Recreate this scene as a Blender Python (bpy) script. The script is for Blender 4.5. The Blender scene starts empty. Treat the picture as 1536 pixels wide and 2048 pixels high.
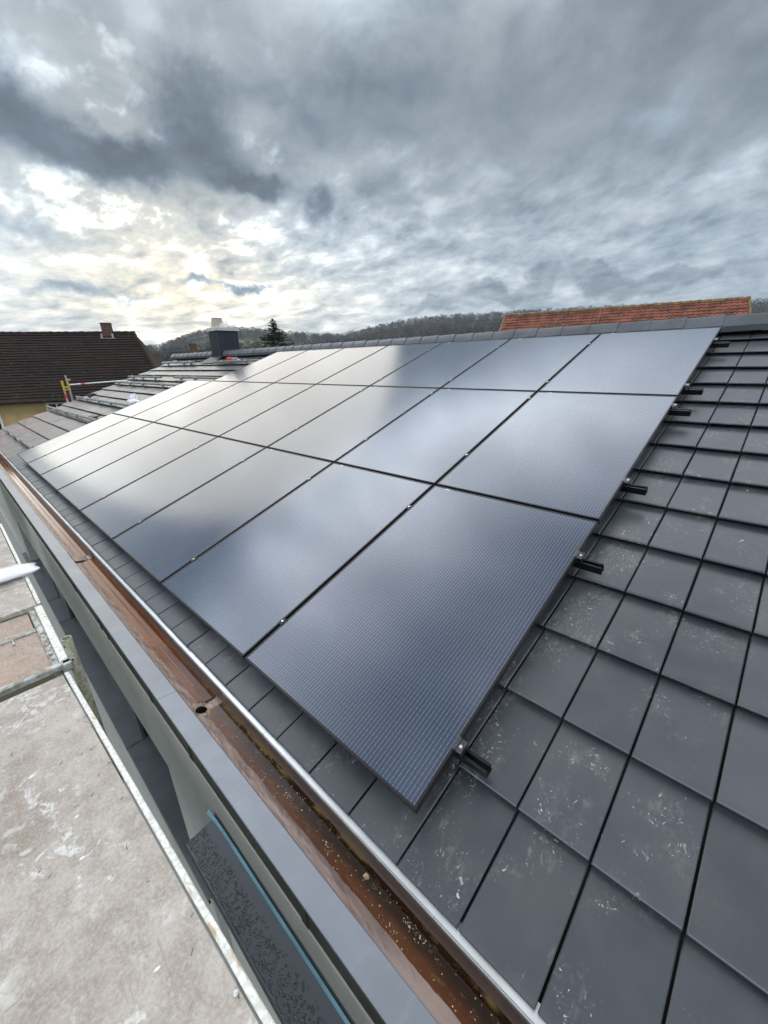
import bpy, math, random
from mathutils import Vector, Matrix, noise as mnoise

random.seed(7)
R = math.radians
scene = bpy.context.scene
COL = scene.collection
SL = R(18.5)                                   # pitch of the roof
CS, SN = math.cos(SL), math.sin(SL)

# ------------------------------------------------------------------ camera
cam_d = bpy.data.cameras.new("camera")
cam_d.sensor_fit = 'VERTICAL'
cam_d.sensor_height = 36.0
cam_d.sensor_width = 27.0
cam_d.lens = 814.16 / 2048 * 36.0
cam_d.clip_start = 0.05
cam_d.clip_end = 6000
cam = bpy.data.objects.new("camera", cam_d)
COL.objects.link(cam)
_Rr = [[0.7296406959657009, 0.6399095908019132, -0.24112272889552255],
       [0.2228610244204324, -0.5558726922453554, -0.8008361341797212],
       [-0.6464962633956759, 0.530585775924471, -0.5481982449806015]]
def roofv(x, y, z):                            # roof frame -> world (x along the eave, y up the slope, z off it)
    return Vector((x, y * CS - z * SN, y * SN + z * CS))
c_r, c_d, c_f = roofv(*_Rr[0]), roofv(*_Rr[1]), roofv(*_Rr[2])
cam.matrix_world = Matrix(((c_r.x, -c_d.x, -c_f.x, 0.5795), (c_r.y, -c_d.y, -c_f.y, -0.7178),
                           (c_r.z, -c_d.z, -c_f.z, 1.4347), (0, 0, 0, 1)))
scene.camera = cam

# ------------------------------------------------------------------ view
scene.view_settings.view_transform = 'Standard'
scene.view_settings.look = 'None'
scene.view_settings.exposure = 0.4
scene.view_settings.gamma = 1.0
scene.render.engine = 'CYCLES'
scene.cycles.max_bounces = 6
scene.cycles.volume_bounces = 0
scene.cycles.use_denoising = True

SUN_AZ, SUN_EL = R(157.0), R(12.2)
SUND = Vector((math.cos(SUN_AZ) * math.cos(SUN_EL), math.sin(SUN_AZ) * math.cos(SUN_EL), math.sin(SUN_EL)))

# ------------------------------------------------------------------ tiny node language
class S:
    """a value socket with arithmetic"""
    def __init__(self, nt, sock): self.nt, self.s = nt, sock
    def _m(self, op, *a, clamp=False):
        n = self.nt.nodes.new('ShaderNodeMath'); n.operation = op; n.use_clamp = clamp
        for i, v in enumerate((self,) + a):
            if isinstance(v, S): self.nt.links.new(v.s, n.inputs[i])
            else: n.inputs[i].default_value = v
        return S(self.nt, n.outputs[0])
    def __add__(self, o): return self._m('ADD', o)
    __radd__ = __add__
    def __sub__(self, o): return self._m('SUBTRACT', o)
    def __rsub__(self, o): return (self * -1.0) + o
    def __mul__(self, o): return self._m('MULTIPLY', o)
    __rmul__ = __mul__
    def __truediv__(self, o): return self._m('DIVIDE', o)
    def pow(self, o): return self._m('POWER', o)
    def max(self, o): return self._m('MAXIMUM', o)
    def min(self, o): return self._m('MINIMUM', o)
    def exp(self): return self._m('EXPONENT')
    def clamp(self): return self._m('ADD', 0.0, clamp=True)
    def step(self, a, b):
        n = self.nt.nodes.new('ShaderNodeMapRange'); n.interpolation_type = 'SMOOTHSTEP'
        self.nt.links.new(self.s, n.inputs[0])
        n.inputs[1].default_value = a; n.inputs[2].default_value = b
        return S(self.nt, n.outputs[0])
    def atan2(self, o): return self._m('ARCTAN2', o)
    def asin(self): return self._m('ARCSINE')

def combine(nt, x, y, z):
    n = nt.nodes.new('ShaderNodeCombineXYZ')
    for i, v in enumerate((x, y, z)):
        if isinstance(v, S): nt.links.new(v.s, n.inputs[i])
        else: n.inputs[i].default_value = v
    return n.outputs[0]
def noise(nt, vec, scale, detail=4.0, rough=0.55, dist=0.0, out=0):
    n = nt.nodes.new('ShaderNodeTexNoise')
    n.inputs['Scale'].default_value = scale; n.inputs['Detail'].default_value = detail
    n.inputs['Roughness'].default_value = rough; n.inputs['Distortion'].default_value = dist
    if vec is not None: nt.links.new(vec, n.inputs['Vector'])
    return S(nt, n.outputs[out])
def voronoi(nt, vec, scale, feature='F1', rnd=1.0):
    n = nt.nodes.new('ShaderNodeTexVoronoi'); n.feature = feature
    n.inputs['Scale'].default_value = scale; n.inputs['Randomness'].default_value = rnd
    if vec is not None: nt.links.new(vec, n.inputs['Vector'])
    return S(nt, n.outputs['Distance'])
def mixc(nt, f, a, b):
    n = nt.nodes.new('ShaderNodeMix'); n.data_type = 'RGBA'
    for i, v in ((0, f), (6, a), (7, b)):
        if isinstance(v, S): nt.links.new(v.s, n.inputs[i])
        elif isinstance(v, (int, float)): n.inputs[i].default_value = v
        elif isinstance(v, tuple): n.inputs[i].default_value = (*v[:3], 1.0)
        else: nt.links.new(v, n.inputs[i])
    return n.outputs[2]
def mapping(nt, vec, scale=(1, 1, 1), rot=(0, 0, 0), loc=(0, 0, 0)):
    n = nt.nodes.new('ShaderNodeMapping')
    n.inputs['Scale'].default_value = scale; n.inputs['Rotation'].default_value = rot
    n.inputs['Location'].default_value = loc
    nt.links.new(vec, n.inputs['Vector'])
    return n.outputs[0]

# ------------------------------------------------------------------ sky
world = bpy.data.worlds.new("World")
scene.world = world
world.use_nodes = True
wn = world.node_tree
for n in list(wn.nodes): wn.nodes.remove(n)
w_out = wn.nodes.new('ShaderNodeOutputWorld')
w_bg = wn.nodes.new('ShaderNodeBackground')
w_bg.inputs['Strength'].default_value = 0.1
wn.links.new(w_bg.outputs[0], w_out.inputs['Surface'])
sky = wn.nodes.new('ShaderNodeTexSky')
sky.sky_type = 'NISHITA'
sky.sun_disc = False
sky.sun_elevation = SUN_EL
sky.sun_rotation = R(90.0) - SUN_AZ
tc = wn.nodes.new('ShaderNodeTexCoord')
sep = wn.nodes.new('ShaderNodeSeparateXYZ')
wn.links.new(tc.outputs['Generated'], sep.inputs[0])
dx, dy, dz = (S(wn, sep.outputs[i]) for i in range(3))
h = dz.max(0.0)
q = h + 0.30
px, py = dx / q, dy / q
pvec = combine(wn, px, py, 0.0)
wx = noise(wn, pvec, 1.7, 3.0) - 0.5
wy = noise(wn, mapping(wn, pvec, loc=(9.3, 4.1, 2.2)), 1.7, 3.0) - 0.5
pw = combine(wn, px + wx * 0.45, py + wy * 0.45, 0.0)
big = noise(wn, mapping(wn, pw, loc=(3.1, 7.7, 0.0)), 0.85, 3.0, 0.5)
puff = noise(wn, mapping(wn, pw, loc=(0.4, 2.0, 1.3)), 3.6, 5.0, 0.52)
fine = noise(wn, mapping(wn, pvec, rot=(0, 0, R(-25)), scale=(1.0, 1.9, 1.0)), 8.0, 5.0, 0.55)
_c, _s = math.cos(R(125.0)), math.sin(R(125.0))       # turned so that the seam lies behind the camera
az = (dy * _c - dx * _s).atan2(dx * _c + dy * _s) * (180.0 / math.pi) + 125.0
el = dz.max(-1.0).min(1.0).asin() * (180.0 / math.pi)
n1 = noise(wn, mapping(wn, tc.outputs['Generated'], loc=(1.2, 0.3, 5.0)), 9.0, 5.0, 0.58)
n2 = noise(wn, mapping(wn, tc.outputs['Generated'], loc=(5.2, 8.3, 1.0)), 9.0, 5.0, 0.58)
n3 = noise(wn, mapping(wn, tc.outputs['Generated'], loc=(2.2, 1.3, 3.0), scale=(1, 1, 1.6)), 22.0, 5.0, 0.6)
azw = az + (n1 - 0.5) * 9.0 + (n3 - 0.5) * 2.4
elw = el + (n2 - 0.5) * 6.0 + (n3 - 0.5) * 1.8
def blob(a0, e0, ra, re, w=1.0, tilt=0.0):
    a = (azw - a0); e = (elw - e0) - a * tilt
    a = a * (1.0 / ra); e = e * (1.0 / re)
    return ((a * a + e * e) * -1.0).exp() * w
def total(bl):
    t = None
    for b in bl:
        t = b if t is None else t + b
    return t
# low ragged clouds, dark against the bright deck above
dark = total([blob(171, 20.5, 6.5, 2.6, 1.15), blob(160.5, 18.8, 6.5, 2.2, 1.35, 0.03), blob(151.5, 20.8, 5.0, 2.8, 0.85, 0.2),
              blob(147.0, 17.8, 3.6, 1.3, 1.05, 0.1), blob(140.0, 16.4, 1.8, 2.0, 0.95), blob(152.0, 24.5, 5.0, 2.2, 0.45),
              blob(154.6, 8.3, 2.6, 0.75, 0.95), blob(149.4, 8.0, 2.4, 0.6, 0.95), blob(168.0, 7.8, 4.5, 1.0, 0.85), blob(161.0, 7.3, 3.0, 0.5, 0.6),
              blob(133.0, 25.5, 15.0, 4.0, 0.55), blob(105.0, 26.0, 13.0, 4.0, 0.5), blob(170.0, 12.6, 6.0, 1.0, 0.55), blob(150.0, 14.6, 3.0, 0.8, 0.5)])
heap = total([blob(113.4, 8.8, 2.0, 2.0, 1.0), blob(118.6, 7.0, 4.2, 1.3, 1.0), blob(108.4, 7.8, 2.6, 1.6, 1.0),
              blob(103.5, 7.2, 4.5, 1.2, 0.8), blob(97.0, 7.4, 5.0, 1.2, 0.7), blob(127.0, 6.4, 5.0, 0.9, 0.7)])
bright = total([blob(166.5, 24.3, 2.6, 1.3, 0.8), blob(155.2, 28.6, 1.6, 1.5, 0.55), blob(136, 31.0, 8.0, 1.8, 0.75), blob(117, 30.0, 4.0, 1.6, 0.45),
                blob(105, 20.5, 3.0, 1.2, 0.45), blob(120.8, 18.5, 2.6, 0.8, 0.4), blob(97.0, 15.5, 6.0, 0.8, 0.45, -0.15), blob(143, 14.0, 10.0, 2.0, 0.25)])
sdot = dx * SUND.x + dy * SUND.y + dz * SUND.z
away = 1.0 - sdot
g_wide = (away * -8.0).exp()
g_mid = (away * -62.0).exp()
g_core = (away * -330.0).exp()
lowband = (((el - 6.0) * (1.0 / 5.0)).pow(2.0) * -1.0).exp()
lowsky = 1.0 - el.step(12.0, 25.0)
low2 = (((el - 8.0) * (1.0 / 9.5)).pow(2.0) * -1.0).exp()
side = (((az - 186.0) * (1.0 / 11.0)).pow(2.0) * -1.0).exp() * (((el - 15.0) * (1.0 / 11.0)).pow(2.0) * -1.0).exp()  # glow added out of view on the left to brighten the far panels
# rippled low deck and the softer, larger forms higher up
pl = combine(wn, dx / (h + 0.24) + wx * 0.22, dy / (h + 0.24) + wy * 0.22, 0.0)
pl2 = combine(wn, dx / (h + 0.34) + wx * 0.22, dy / (h + 0.34) + wy * 0.22, 0.0)
elp = (el.max(-2.0) + 4.0)._m('LOGARITHM', math.e) * 10.0
rv = combine(wn, az * 0.26 + elp * 0.22 + wx * 1.2, elp * 0.80 + wy * 1.2, 0.0)
rip = noise(wn, mapping(wn, rv, loc=(1.0, 5.0, 0.0)), 1.35, 5.0, 0.60, 0.2) - 0.5
rip2 = noise(wn, mapping(wn, pl, loc=(7.0, 1.0, 0.0), rot=(0, 0, R(-55)), scale=(1.0, 1.15, 1.0)), 3.3, 4.0, 0.55, 0.3) - 0.5
upn = noise(wn, mapping(wn, pl2, loc=(4.0, 2.0, 0.0), rot=(0, 0, R(-20))), 4.6, 6.0, 0.56, 0.35) - 0.5
upb = noise(wn, mapping(wn, pl2, loc=(2.0, 8.0, 0.0)), 1.7, 3.0, 0.5, 0.3) - 0.5
p_low = (rip * 2.9 + rip2 * 2.9).max(-1.0).min(1.0)
p_up = (upn * 2.9 + upb * 2.8 + (n3 - 0.5) * 0.5).max(-1.0).min(1.0)
p = p_low * lowsky + p_up * (1.0 - lowsky * 0.75)
Dd = dark + (upn + rip) * 0.75
D = Dd.step(0.18, 1.05)
H = (heap + rip * 0.5).step(0.30, 0.75)
veil = 1.0 - D * 0.88
glow = (g_wide * 0.17 + g_wide * lowband * 0.22) * veil
amp = g_wide * lowsky * 0.16 + 0.40
lum = (low2 * 0.17 + 0.235 + glow + bright * 0.24) * (1.0 + p * amp)
breaks = (p_low * 0.8 + p_up * 0.35).step(0.02, 0.80)
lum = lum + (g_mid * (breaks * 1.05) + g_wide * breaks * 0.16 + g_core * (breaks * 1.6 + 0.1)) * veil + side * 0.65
lum = lum * (1.0 - D * 0.40) * (1.0 - H * 0.34)
thin = (p * 0.5 + 0.5 - D * 0.5 - H * 0.3).clamp()
warm = ((g_mid * 0.8 + g_wide * lowband * 0.9 + g_wide * 0.25 + side * 0.6) * (thin * 0.7 + 0.3) * veil).clamp()
tint = mixc(wn, thin, (0.73, 0.95, 1.18), (0.89, 1.0, 1.09))
tint = mixc(wn, warm, tint, (1.10, 1.03, 0.84))
tint = mixc(wn, el.step(30.0, 44.0) * 0.75, tint, (1.0, 1.0, 1.03))
# unseen sky overhead and behind the camera, raised to light foreground and panels
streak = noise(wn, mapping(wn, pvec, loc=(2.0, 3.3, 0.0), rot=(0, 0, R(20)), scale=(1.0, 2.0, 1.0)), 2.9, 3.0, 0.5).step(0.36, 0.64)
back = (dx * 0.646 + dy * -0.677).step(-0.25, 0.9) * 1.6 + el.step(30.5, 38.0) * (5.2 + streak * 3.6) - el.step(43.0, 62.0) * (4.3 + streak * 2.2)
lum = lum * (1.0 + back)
gap = (thin.step(0.80, 1.0)) * 0.12
below = dz.step(-0.03, 0.0)
lum = lum * (0.25 + below * 0.75)
vm = wn.nodes.new('ShaderNodeVectorMath'); vm.operation = 'SCALE'
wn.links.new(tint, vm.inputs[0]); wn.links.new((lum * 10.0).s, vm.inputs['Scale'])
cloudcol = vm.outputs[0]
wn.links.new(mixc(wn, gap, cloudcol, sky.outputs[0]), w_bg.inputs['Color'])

# ------------------------------------------------------------------ sun, veiled by cloud
sun_d = bpy.data.lights.new("sun", 'SUN')
sun_d.energy = 0.7
sun_d.angle = R(46.0)
sun_d.color = (1.0, 0.93, 0.80)
sun = bpy.data.objects.new("sun", sun_d)
COL.objects.link(sun)
sun.rotation_euler = SUND.to_track_quat('Z', 'Y').to_euler()

# ------------------------------------------------------------------ materials
def new_mat(name):
    m = bpy.data.materials.new(name); m.use_nodes = True
    nt = m.node_tree
    b = nt.nodes['Principled BSDF']
    return m, nt, b
def objco(nt):
    return nt.nodes.new('ShaderNodeTexCoord').outputs['Object']
def bump(nt, b, height, strength=0.3, dist=0.01):
    n = nt.nodes.new('ShaderNodeBump'); n.inputs['Strength'].default_value = strength; n.inputs['Distance'].default_value = dist
    nt.links.new(height.s, n.inputs['Height']); nt.links.new(n.outputs[0], b.inputs['Normal'])
def mat(name, col, rough=0.6, metal=0.0, var=0.2, scale=6.0, bmp=0.0, bscale=60.0, spec=0.5, col2=None, rvar=0.1):
    m, nt, b = new_mat(name)
    co = objco(nt)
    n = noise(nt, co, scale, 5.0, 0.6)
    c2 = col2 or tuple(c * (1 - var) for c in col)
    nt.links.new(mixc(nt, n.step(0.35, 0.65), c2, tuple(min(1, c * (1 + var * 0.6)) for c in col)), b.inputs['Base Color'])
    nt.links.new(((noise(nt, co, scale * 2.3, 4.0) - 0.5) * (rvar * 2) + rough).clamp().s, b.inputs['Roughness'])
    b.inputs['Metallic'].default_value = metal
    b.inputs['Specular IOR Level'].default_value = spec
    if bmp: bump(nt, b, noise(nt, co, bscale, 4.0), bmp, 0.004)
    return m

M = {}
def m_tile():
    m, nt, b = new_mat("roof_tile_glaze")
    co = objco(nt)
    sp = nt.nodes.new('ShaderNodeSeparateXYZ'); nt.links.new(co, sp.inputs[0])
    x, y = S(nt, sp.outputs[0]), S(nt, sp.outputs[1])
    cellx = ((x - 0.232) * (1 / 0.2415))._m('FLOOR'); celly = ((y - 0.247) * (1 / 0.3815))._m('FLOOR')
    wn_ = nt.nodes.new('ShaderNodeTexWhiteNoise'); nt.links.new(combine(nt, cellx, celly, 0.0), wn_.inputs['Vector'])
    rnd = S(nt, wn_.outputs['Value'])
    base = mixc(nt, rnd, (0.030, 0.036, 0.045), (0.052, 0.058, 0.068))
    cloud = noise(nt, co, 5.0, 4.0)
    base = mixc(nt, cloud.step(0.3, 0.75) * 0.35, base, (0.085, 0.086, 0.086))
    # pale mortar splashes and scuffs near the panels
    clump = noise(nt, mapping(nt, co, scale=(1.0, 1.0, 1.0), loc=(4.4, 0.6, 0)), 5.2, 3.0, 0.6)
    zone = (1.0 - x.step(0.42, 0.95)) * x.step(-2.9, -0.2) * (clump.step(0.47, 0.62))
    low = y.step(-0.4, 0.0) * (1.0 - y.step(3.6, 5.2))
    fx = x + (noise(nt, co, 14.0, 2.0) - 0.5) * 0.10
    fy = y + (noise(nt, mapping(nt, co, loc=(3, 3, 3)), 14.0, 2.0) - 0.5) * 0.10
    fl = combine(nt, fx, fy, 0.0)
    spk = voronoi(nt, mapping(nt, fl, scale=(1.0, 0.55, 1.0), rot=(0, 0, 0.5)), 110.0)
    spr = noise(nt, co, 55.0, 2.0)
    dots = (1.0 - spk.step(0.10, 0.26)) * spr.step(0.45, 0.57)
    strk = noise(nt, mapping(nt, fl, scale=(1.0, 0.22, 1.0), rot=(0, 0, -0.35)), 120.0, 2.0, 0.5).step(0.62, 0.72) * noise(nt, co, 24.0, 2.0).step(0.48, 0.6)
    smear = noise(nt, mapping(nt, co, scale=(1.0, 0.35, 1.0), rot=(0, 0, 0.6), loc=(2, 7, 0)), 26.0, 5.0, 0.7).step(0.50, 0.78) * 0.20
    film = noise(nt, co, 70.0, 3.0).step(0.45, 0.8) * 0.12 + smear
    scuff = ((dots * 1.1 + strk * 0.6 + film) * zone * low).clamp()
    base = mixc(nt, scuff, base, (0.50, 0.47, 0.42))
    lone = (1.0 - voronoi(nt, co, 9.0).step(0.012, 0.03)) * 0.6
    base = mixc(nt, lone, base, (0.40, 0.38, 0.34))
    # reddish building dust on the bare far part
    far = (1.0 - x.step(-10.6, -9.2)) * (1.0 - ((y * 0.42) + (x + 9.6) * 0.23).step(-0.7, 0.55)) * noise(nt, mapping(nt, co, scale=(0.5, 2.2, 1)), 4.0, 4.0).step(0.25, 0.7)
    base = mixc(nt, far * 0.65, base, (0.36, 0.215, 0.155))
    nt.links.new(base, b.inputs['Base Color'])
    ro = (0.33 + rnd * 0.06 + (cloud - 0.5) * 0.14 + scuff * 0.3 + far * 0.1).clamp()
    nt.links.new(ro.s, b.inputs['Roughness'])
    b.inputs['Specular IOR Level'].default_value = 0.7
    bump(nt, b, noise(nt, co, 9.0, 3.0) * 0.7 + noise(nt, co, 160.0, 2.0) * 0.05 + scuff * 0.08, 0.22, 0.012)
    return m
M['tile'] = m_tile()

def m_cell():
    m, nt, b = new_mat("solar_cells")
    co = objco(nt)
    sp = nt.nodes.new('ShaderNodeSeparateXYZ'); nt.links.new(co, sp.inputs[0])
    x, y = S(nt, sp.outputs[0]), S(nt, sp.outputs[1])
    def line(v, pitch, half, off=0.0):
        f = ((v + off) * (1 / pitch))._m('FRACT') - 0.5
        return 1.0 - f._m('ABSOLUTE').step(half / pitch * 0.75, half / pitch * 1.25)
    bus = line(x, 0.01655, 0.0008)
    dash = 0.62 + line(y, 0.0232, 0.0050) * 0.38
    gapx = line(x, 0.182, 0.0010, 0.091)
    gapy = line(y, 0.0925, 0.0008, 0.046)
    tone = noise(nt, mapping(nt, co, scale=(2, 1.2, 1)), 1.5, 2.0)
    c = mixc(nt, tone.step(0.3, 0.7), (0.009, 0.022, 0.048), (0.013, 0.030, 0.062))
    c = mixc(nt, (gapx.max(gapy)) * 0.7, c, (0.006, 0.008, 0.012))
    c = mixc(nt, bus * dash * 0.50, c, (0.36, 0.43, 0.50))
    nt.links.new(c, b.inputs['Base Color'])
    # drying marks in the glass film
    nt.links.new(((noise(nt, co, 3.0, 4.0) - 0.5) * 0.07 + 0.145).clamp().s, b.inputs['Roughness'])
    b.inputs['IOR'].default_value = 1.9
    b.inputs['Specular IOR Level'].default_value = 0.5
    b.inputs['Specular Tint'].default_value = (0.93, 0.94, 1.0, 1.0)
    bump(nt, b, noise(nt, co, 2.2, 2.0), 0.05, 0.01)
    return m
M['cell'] = m_cell()
M['frame'] = mat("black_anodised_frame", (0.020, 0.019, 0.021), 0.38, 0.5, 0.15, 12.0)
M['rail'] = mat("black_rail", (0.014, 0.015, 0.017), 0.33, 0.6, 0.2, 9.0)
M['alu'] = mat("mill_aluminium", (0.58, 0.59, 0.60), 0.36, 0.9, 0.2, 14.0)
M['clampm'] = mat("dark_clamp", (0.10, 0.10, 0.11), 0.3, 0.85, 0.3, 40.0)
M['bolt'] = mat("stainless_bolt", (0.75, 0.75, 0.74), 0.25, 0.9, 0.1, 40.0)
M['sticker'] = mat("white_label", (0.8, 0.8, 0.78), 0.5)
M['ridge'] = mat("ridge_tile_glaze", (0.085, 0.093, 0.105), 0.42, 0.0, 0.25, 3.0, 0.12, 30.0)
M['render'] = mat("grey_render", (0.43, 0.412, 0.39), 0.9, 0.0, 0.07, 3.0, 0.25, 240.0, 0.2)
M['sheet'] = mat("anthracite_sheet", (0.095, 0.105, 0.118), 0.42, 0.25, 0.12, 3.0)
M['coping'] = mat("grey_coated_coping", (0.185, 0.200, 0.228), 0.36, 0.25, 0.10, 2.5)
M['strip'] = mat("bright_zinc_strip", (0.72, 0.75, 0.75), 0.30, 0.85, 0.10, 5.0)
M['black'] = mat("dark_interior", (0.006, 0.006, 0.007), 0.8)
M['gapboard'] = mat("shadow_gap_board", (0.040, 0.037, 0.033), 0.8, 0.0, 0.35, 5.0)  # dark timber fascia; its tone also stands in for the shadow gap
M['film'] = mat("blue_film", (0.26, 0.48, 0.58), 0.4)

def add_dirt(m, col=(0.42, 0.40, 0.36), amt=0.5, sc=1.0):
    """dried drip runs, dust and grit on a plain metal sheet"""
    nt = m.node_tree; b = nt.nodes['Principled BSDF']; co = objco(nt)
    old = b.inputs['Base Color'].links[0].from_socket
    runs = noise(nt, mapping(nt, co, scale=(9 * sc, 1.2, 1.2)), 4.0, 5.0, 0.7).step(0.52, 0.78) * 0.30
    grit = (1.0 - voronoi(nt, co, 60.0).step(0.06, 0.14)) * noise(nt, co, 8.0, 2.0).step(0.52, 0.62)
    sc_ = noise(nt, mapping(nt, co, scale=(0.6, 14, 14), rot=(0, 0, 0.15)), 9.0, 3.0).step(0.68, 0.74) * 0.35
    nt.links.new(mixc(nt, ((runs + grit + sc_) * amt).clamp(), old, col), b.inputs['Base Color'])
    bump(nt, b, noise(nt, mapping(nt, co, scale=(1, 2.5, 2.5)), 1.6, 3.0) + grit * 0.05, 0.25, 0.02)
for k_ in ('sheet', 'coping', 'strip', 'render'): add_dirt(M[k_], (0.42, 0.40, 0.36) if k_ != 'render' else (0.27, 0.26, 0.235), 0.45 if k_ != 'render' else 0.3)
def m_gutter():
    m, nt, b = new_mat("weathered_gutter_metal")
    co = objco(nt)
    n = noise(nt, mapping(nt, co, scale=(0.35, 5, 5)), 2.5, 5.0)
    c = mixc(nt, n.step(0.3, 0.7), (0.18, 0.124, 0.104), (0.25, 0.188, 0.162))
    st = noise(nt, mapping(nt, co, scale=(1, 3, 3)), 7.0, 5.0).step(0.6, 0.75) * 0.4
    c = mixc(nt, st, c, (0.25, 0.15, 0.09))
    nt.links.new(c, b.inputs['Base Color'])
    b.inputs['Metallic'].default_value = 0.55
    nt.links.new((0.31 + (noise(nt, co, 9.0) - 0.5) * 0.16).clamp().s, b.inputs['Roughness'])
    return m
M['gutter'] = m_gutter()
def m_water():
    m, nt, b = new_mat("brown_gutter_water")
    co = objco(nt)
    n = noise(nt, mapping(nt, co, scale=(0.6, 3, 1)), 3.0, 5.0)
    sp = nt.nodes.new('ShaderNodeSeparateXYZ'); nt.links.new(co, sp.inputs[0])
    deep = S(nt, sp.outputs[0]).step(-2.6, -0.6)
    yy = S(nt, sp.outputs[1]) + (noise(nt, co, 12.0, 4.0) - 0.5) * 0.035
    inner = yy.step(-0.190, -0.140)
    c = mixc(nt, n.step(0.35, 0.7), (0.150, 0.040, 0.006), (0.260, 0.080, 0.014))
    c = mixc(nt, inner * 0.45, c, (0.085, 0.020, 0.003))
    c = mixc(nt, deep * (inner * 0.42 + 0.56), c, (0.012, 0.005, 0.0012))
    alg = yy.step(-0.1230, -0.1100) * noise(nt, mapping(nt, co, scale=(1, 2, 1)), 9.0, 3.0).step(0.45, 0.6) * deep
    c = mixc(nt, alg * 0.8, c, (0.16, 0.115, 0.030))
    sludge = noise(nt, mapping(nt, co, scale=(1, 2.0, 1)), 30.0, 6.0, 0.7).step(0.56, 0.70) * deep * 0.5
    c = mixc(nt, sludge, c, (0.19, 0.10, 0.03))
    nt.links.new(c, b.inputs['Base Color'])
    b.inputs['Roughness'].default_value = 0.06
    b.inputs['IOR'].default_value = 1.33
    bump(nt, b, noise(nt, co, 22.0, 3.0) + sludge * 1.5, 0.10, 0.004)
    return m
M['water'] = m_water()
M['moss'] = mat("pale_moss", (0.50, 0.42, 0.25), 0.9, 0, 0.5, 60.0, 0.6, 120.0, 0.2, (0.22, 0.16, 0.05))
M['debris'] = mat("gutter_flakes", (0.45, 0.40, 0.31), 0.8, 0, 0.6, 35.0, 0.3, 90.0, 0.2, (0.25, 0.17, 0.07))

def m_wet():
    m, nt, b = new_mat("wet_anthracite_sheet")
    co = objco(nt)
    sp = nt.nodes.new('ShaderNodeSeparateXYZ'); nt.links.new(co, sp.inputs[0])
    y = S(nt, sp.outputs[1]) + (noise(nt, co, 9.0, 3.0) - 0.5) * 0.05
    wetz = 1.0 - y.step(-0.445, -0.395)
    wob = combine(nt, S(nt, sp.outputs[0]) + (noise(nt, co, 60.0, 2.0) - 0.5) * 0.012, S(nt, sp.outputs[1]) + (noise(nt, mapping(nt, co, loc=(2, 2, 2)), 60.0, 2.0) - 0.5) * 0.012, 0.0)
    d1 = voronoi(nt, wob, 80.0)
    drop = (1.0 - d1.step(0.30, 0.52)) * wetz
    big_ = noise(nt, mapping(nt, co, scale=(1, 1.4, 1)), 34.0, 2.0).step(0.56, 0.60) * (1.0 - y.step(-0.50, -0.46))
    pool = 1.0 - (S(nt, sp.outputs[1]) + (noise(nt, co, 30.0, 2.0) - 0.5) * 0.02).step(-0.4960, -0.4925)
    film = (drop.max(big_)).max(pool)
    edge = (film * (1.0 - film) * 4.0).clamp()
    c = mixc(nt, edge * 0.8, (0.110, 0.122, 0.138), (0.034, 0.038, 0.045))
    nt.links.new(c, b.inputs['Base Color'])
    nt.links.new((0.42 - film * 0.34).s, b.inputs['Roughness'])
    b.inputs['Metallic'].default_value = 0.2
    bump(nt, b, film, 0.5, 0.004)
    return m
M['wet'] = m_wet()

def m_deck(name, c1, c2, c3, white=0.7):
    m, nt, b = new_mat(name)
    co = objco(nt)
    g = noise(nt, co, 9.0, 7.0, 0.65)
    a = noise(nt, co, 2.6, 6.0, 0.62, 0.3)
    c = mixc(nt, g.step(0.36, 0.64), c1, c2)
    c = mixc(nt, a.step(0.52, 0.70) * 0.6, c, c3)
    damp = noise(nt, mapping(nt, co, loc=(4, 2, 1)), 4.2, 6.0, 0.65).step(0.55, 0.64) * 0.5
    c = mixc(nt, damp, c, (0.24, 0.20, 0.165))
    pl1 = noise(nt, mapping(nt, co, loc=(1, 6, 1)), 14.0, 8.0, 0.72, 0.5).step(0.52, 0.60)
    pl2 = noise(nt, mapping(nt, co, loc=(3, 1, 1)), 3.6, 4.0, 0.6).step(0.40, 0.62)
    sc = pl1 * pl2
    c = mixc(nt, sc * white, c, (0.72, 0.71, 0.68))
    fine_ = noise(nt, co, 90.0, 4.0, 0.7)
    c = mixc(nt, fine_.step(0.42, 0.72) * 0.28, c, (0.70, 0.67, 0.62))
    c = mixc(nt, (1.0 - fine_.step(0.28, 0.46)) * 0.35, c, (0.20, 0.165, 0.14))
    fl = (1.0 - voronoi(nt, mapping(nt, co, scale=(1.0, 0.45, 1.0), rot=(0, 0, R(25))), 16.0).step(0.03, 0.085)) * noise(nt, co, 21.0, 2.0).step(0.50, 0.58)
    c = mixc(nt, fl, c, (0.88, 0.86, 0.76))
    cr = noise(nt, mapping(nt, co, scale=(1.0, 16.0, 1.0), rot=(0, 0, R(97))), 3.4, 4.0, 0.5).step(0.67, 0.71)
    c = mixc(nt, cr * 0.3, c, (0.26, 0.17, 0.11))
    nt.links.new(c, b.inputs['Base Color'])
    nt.links.new((0.66 - sc * 0.15 - damp * 0.7 + (a - 0.5) * 0.3).clamp().s, b.inputs['Roughness'])
    b.inputs['Specular IOR Level'].default_value = 0.4
    bump(nt, b, g * 0.4 + fine_ * 0.45 + sc * 0.6 + fl * 0.6, 0.5, 0.004)
    return m
M['deck'] = m_deck("worn_deck_board", (0.330, 0.282, 0.240), (0.430, 0.380, 0.332), (0.215, 0.170, 0.132))
M['hatch'] = m_deck("brown_plywood", (0.30, 0.215, 0.16), (0.37, 0.27, 0.205), (0.22, 0.145, 0.095), 0.15)
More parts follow.
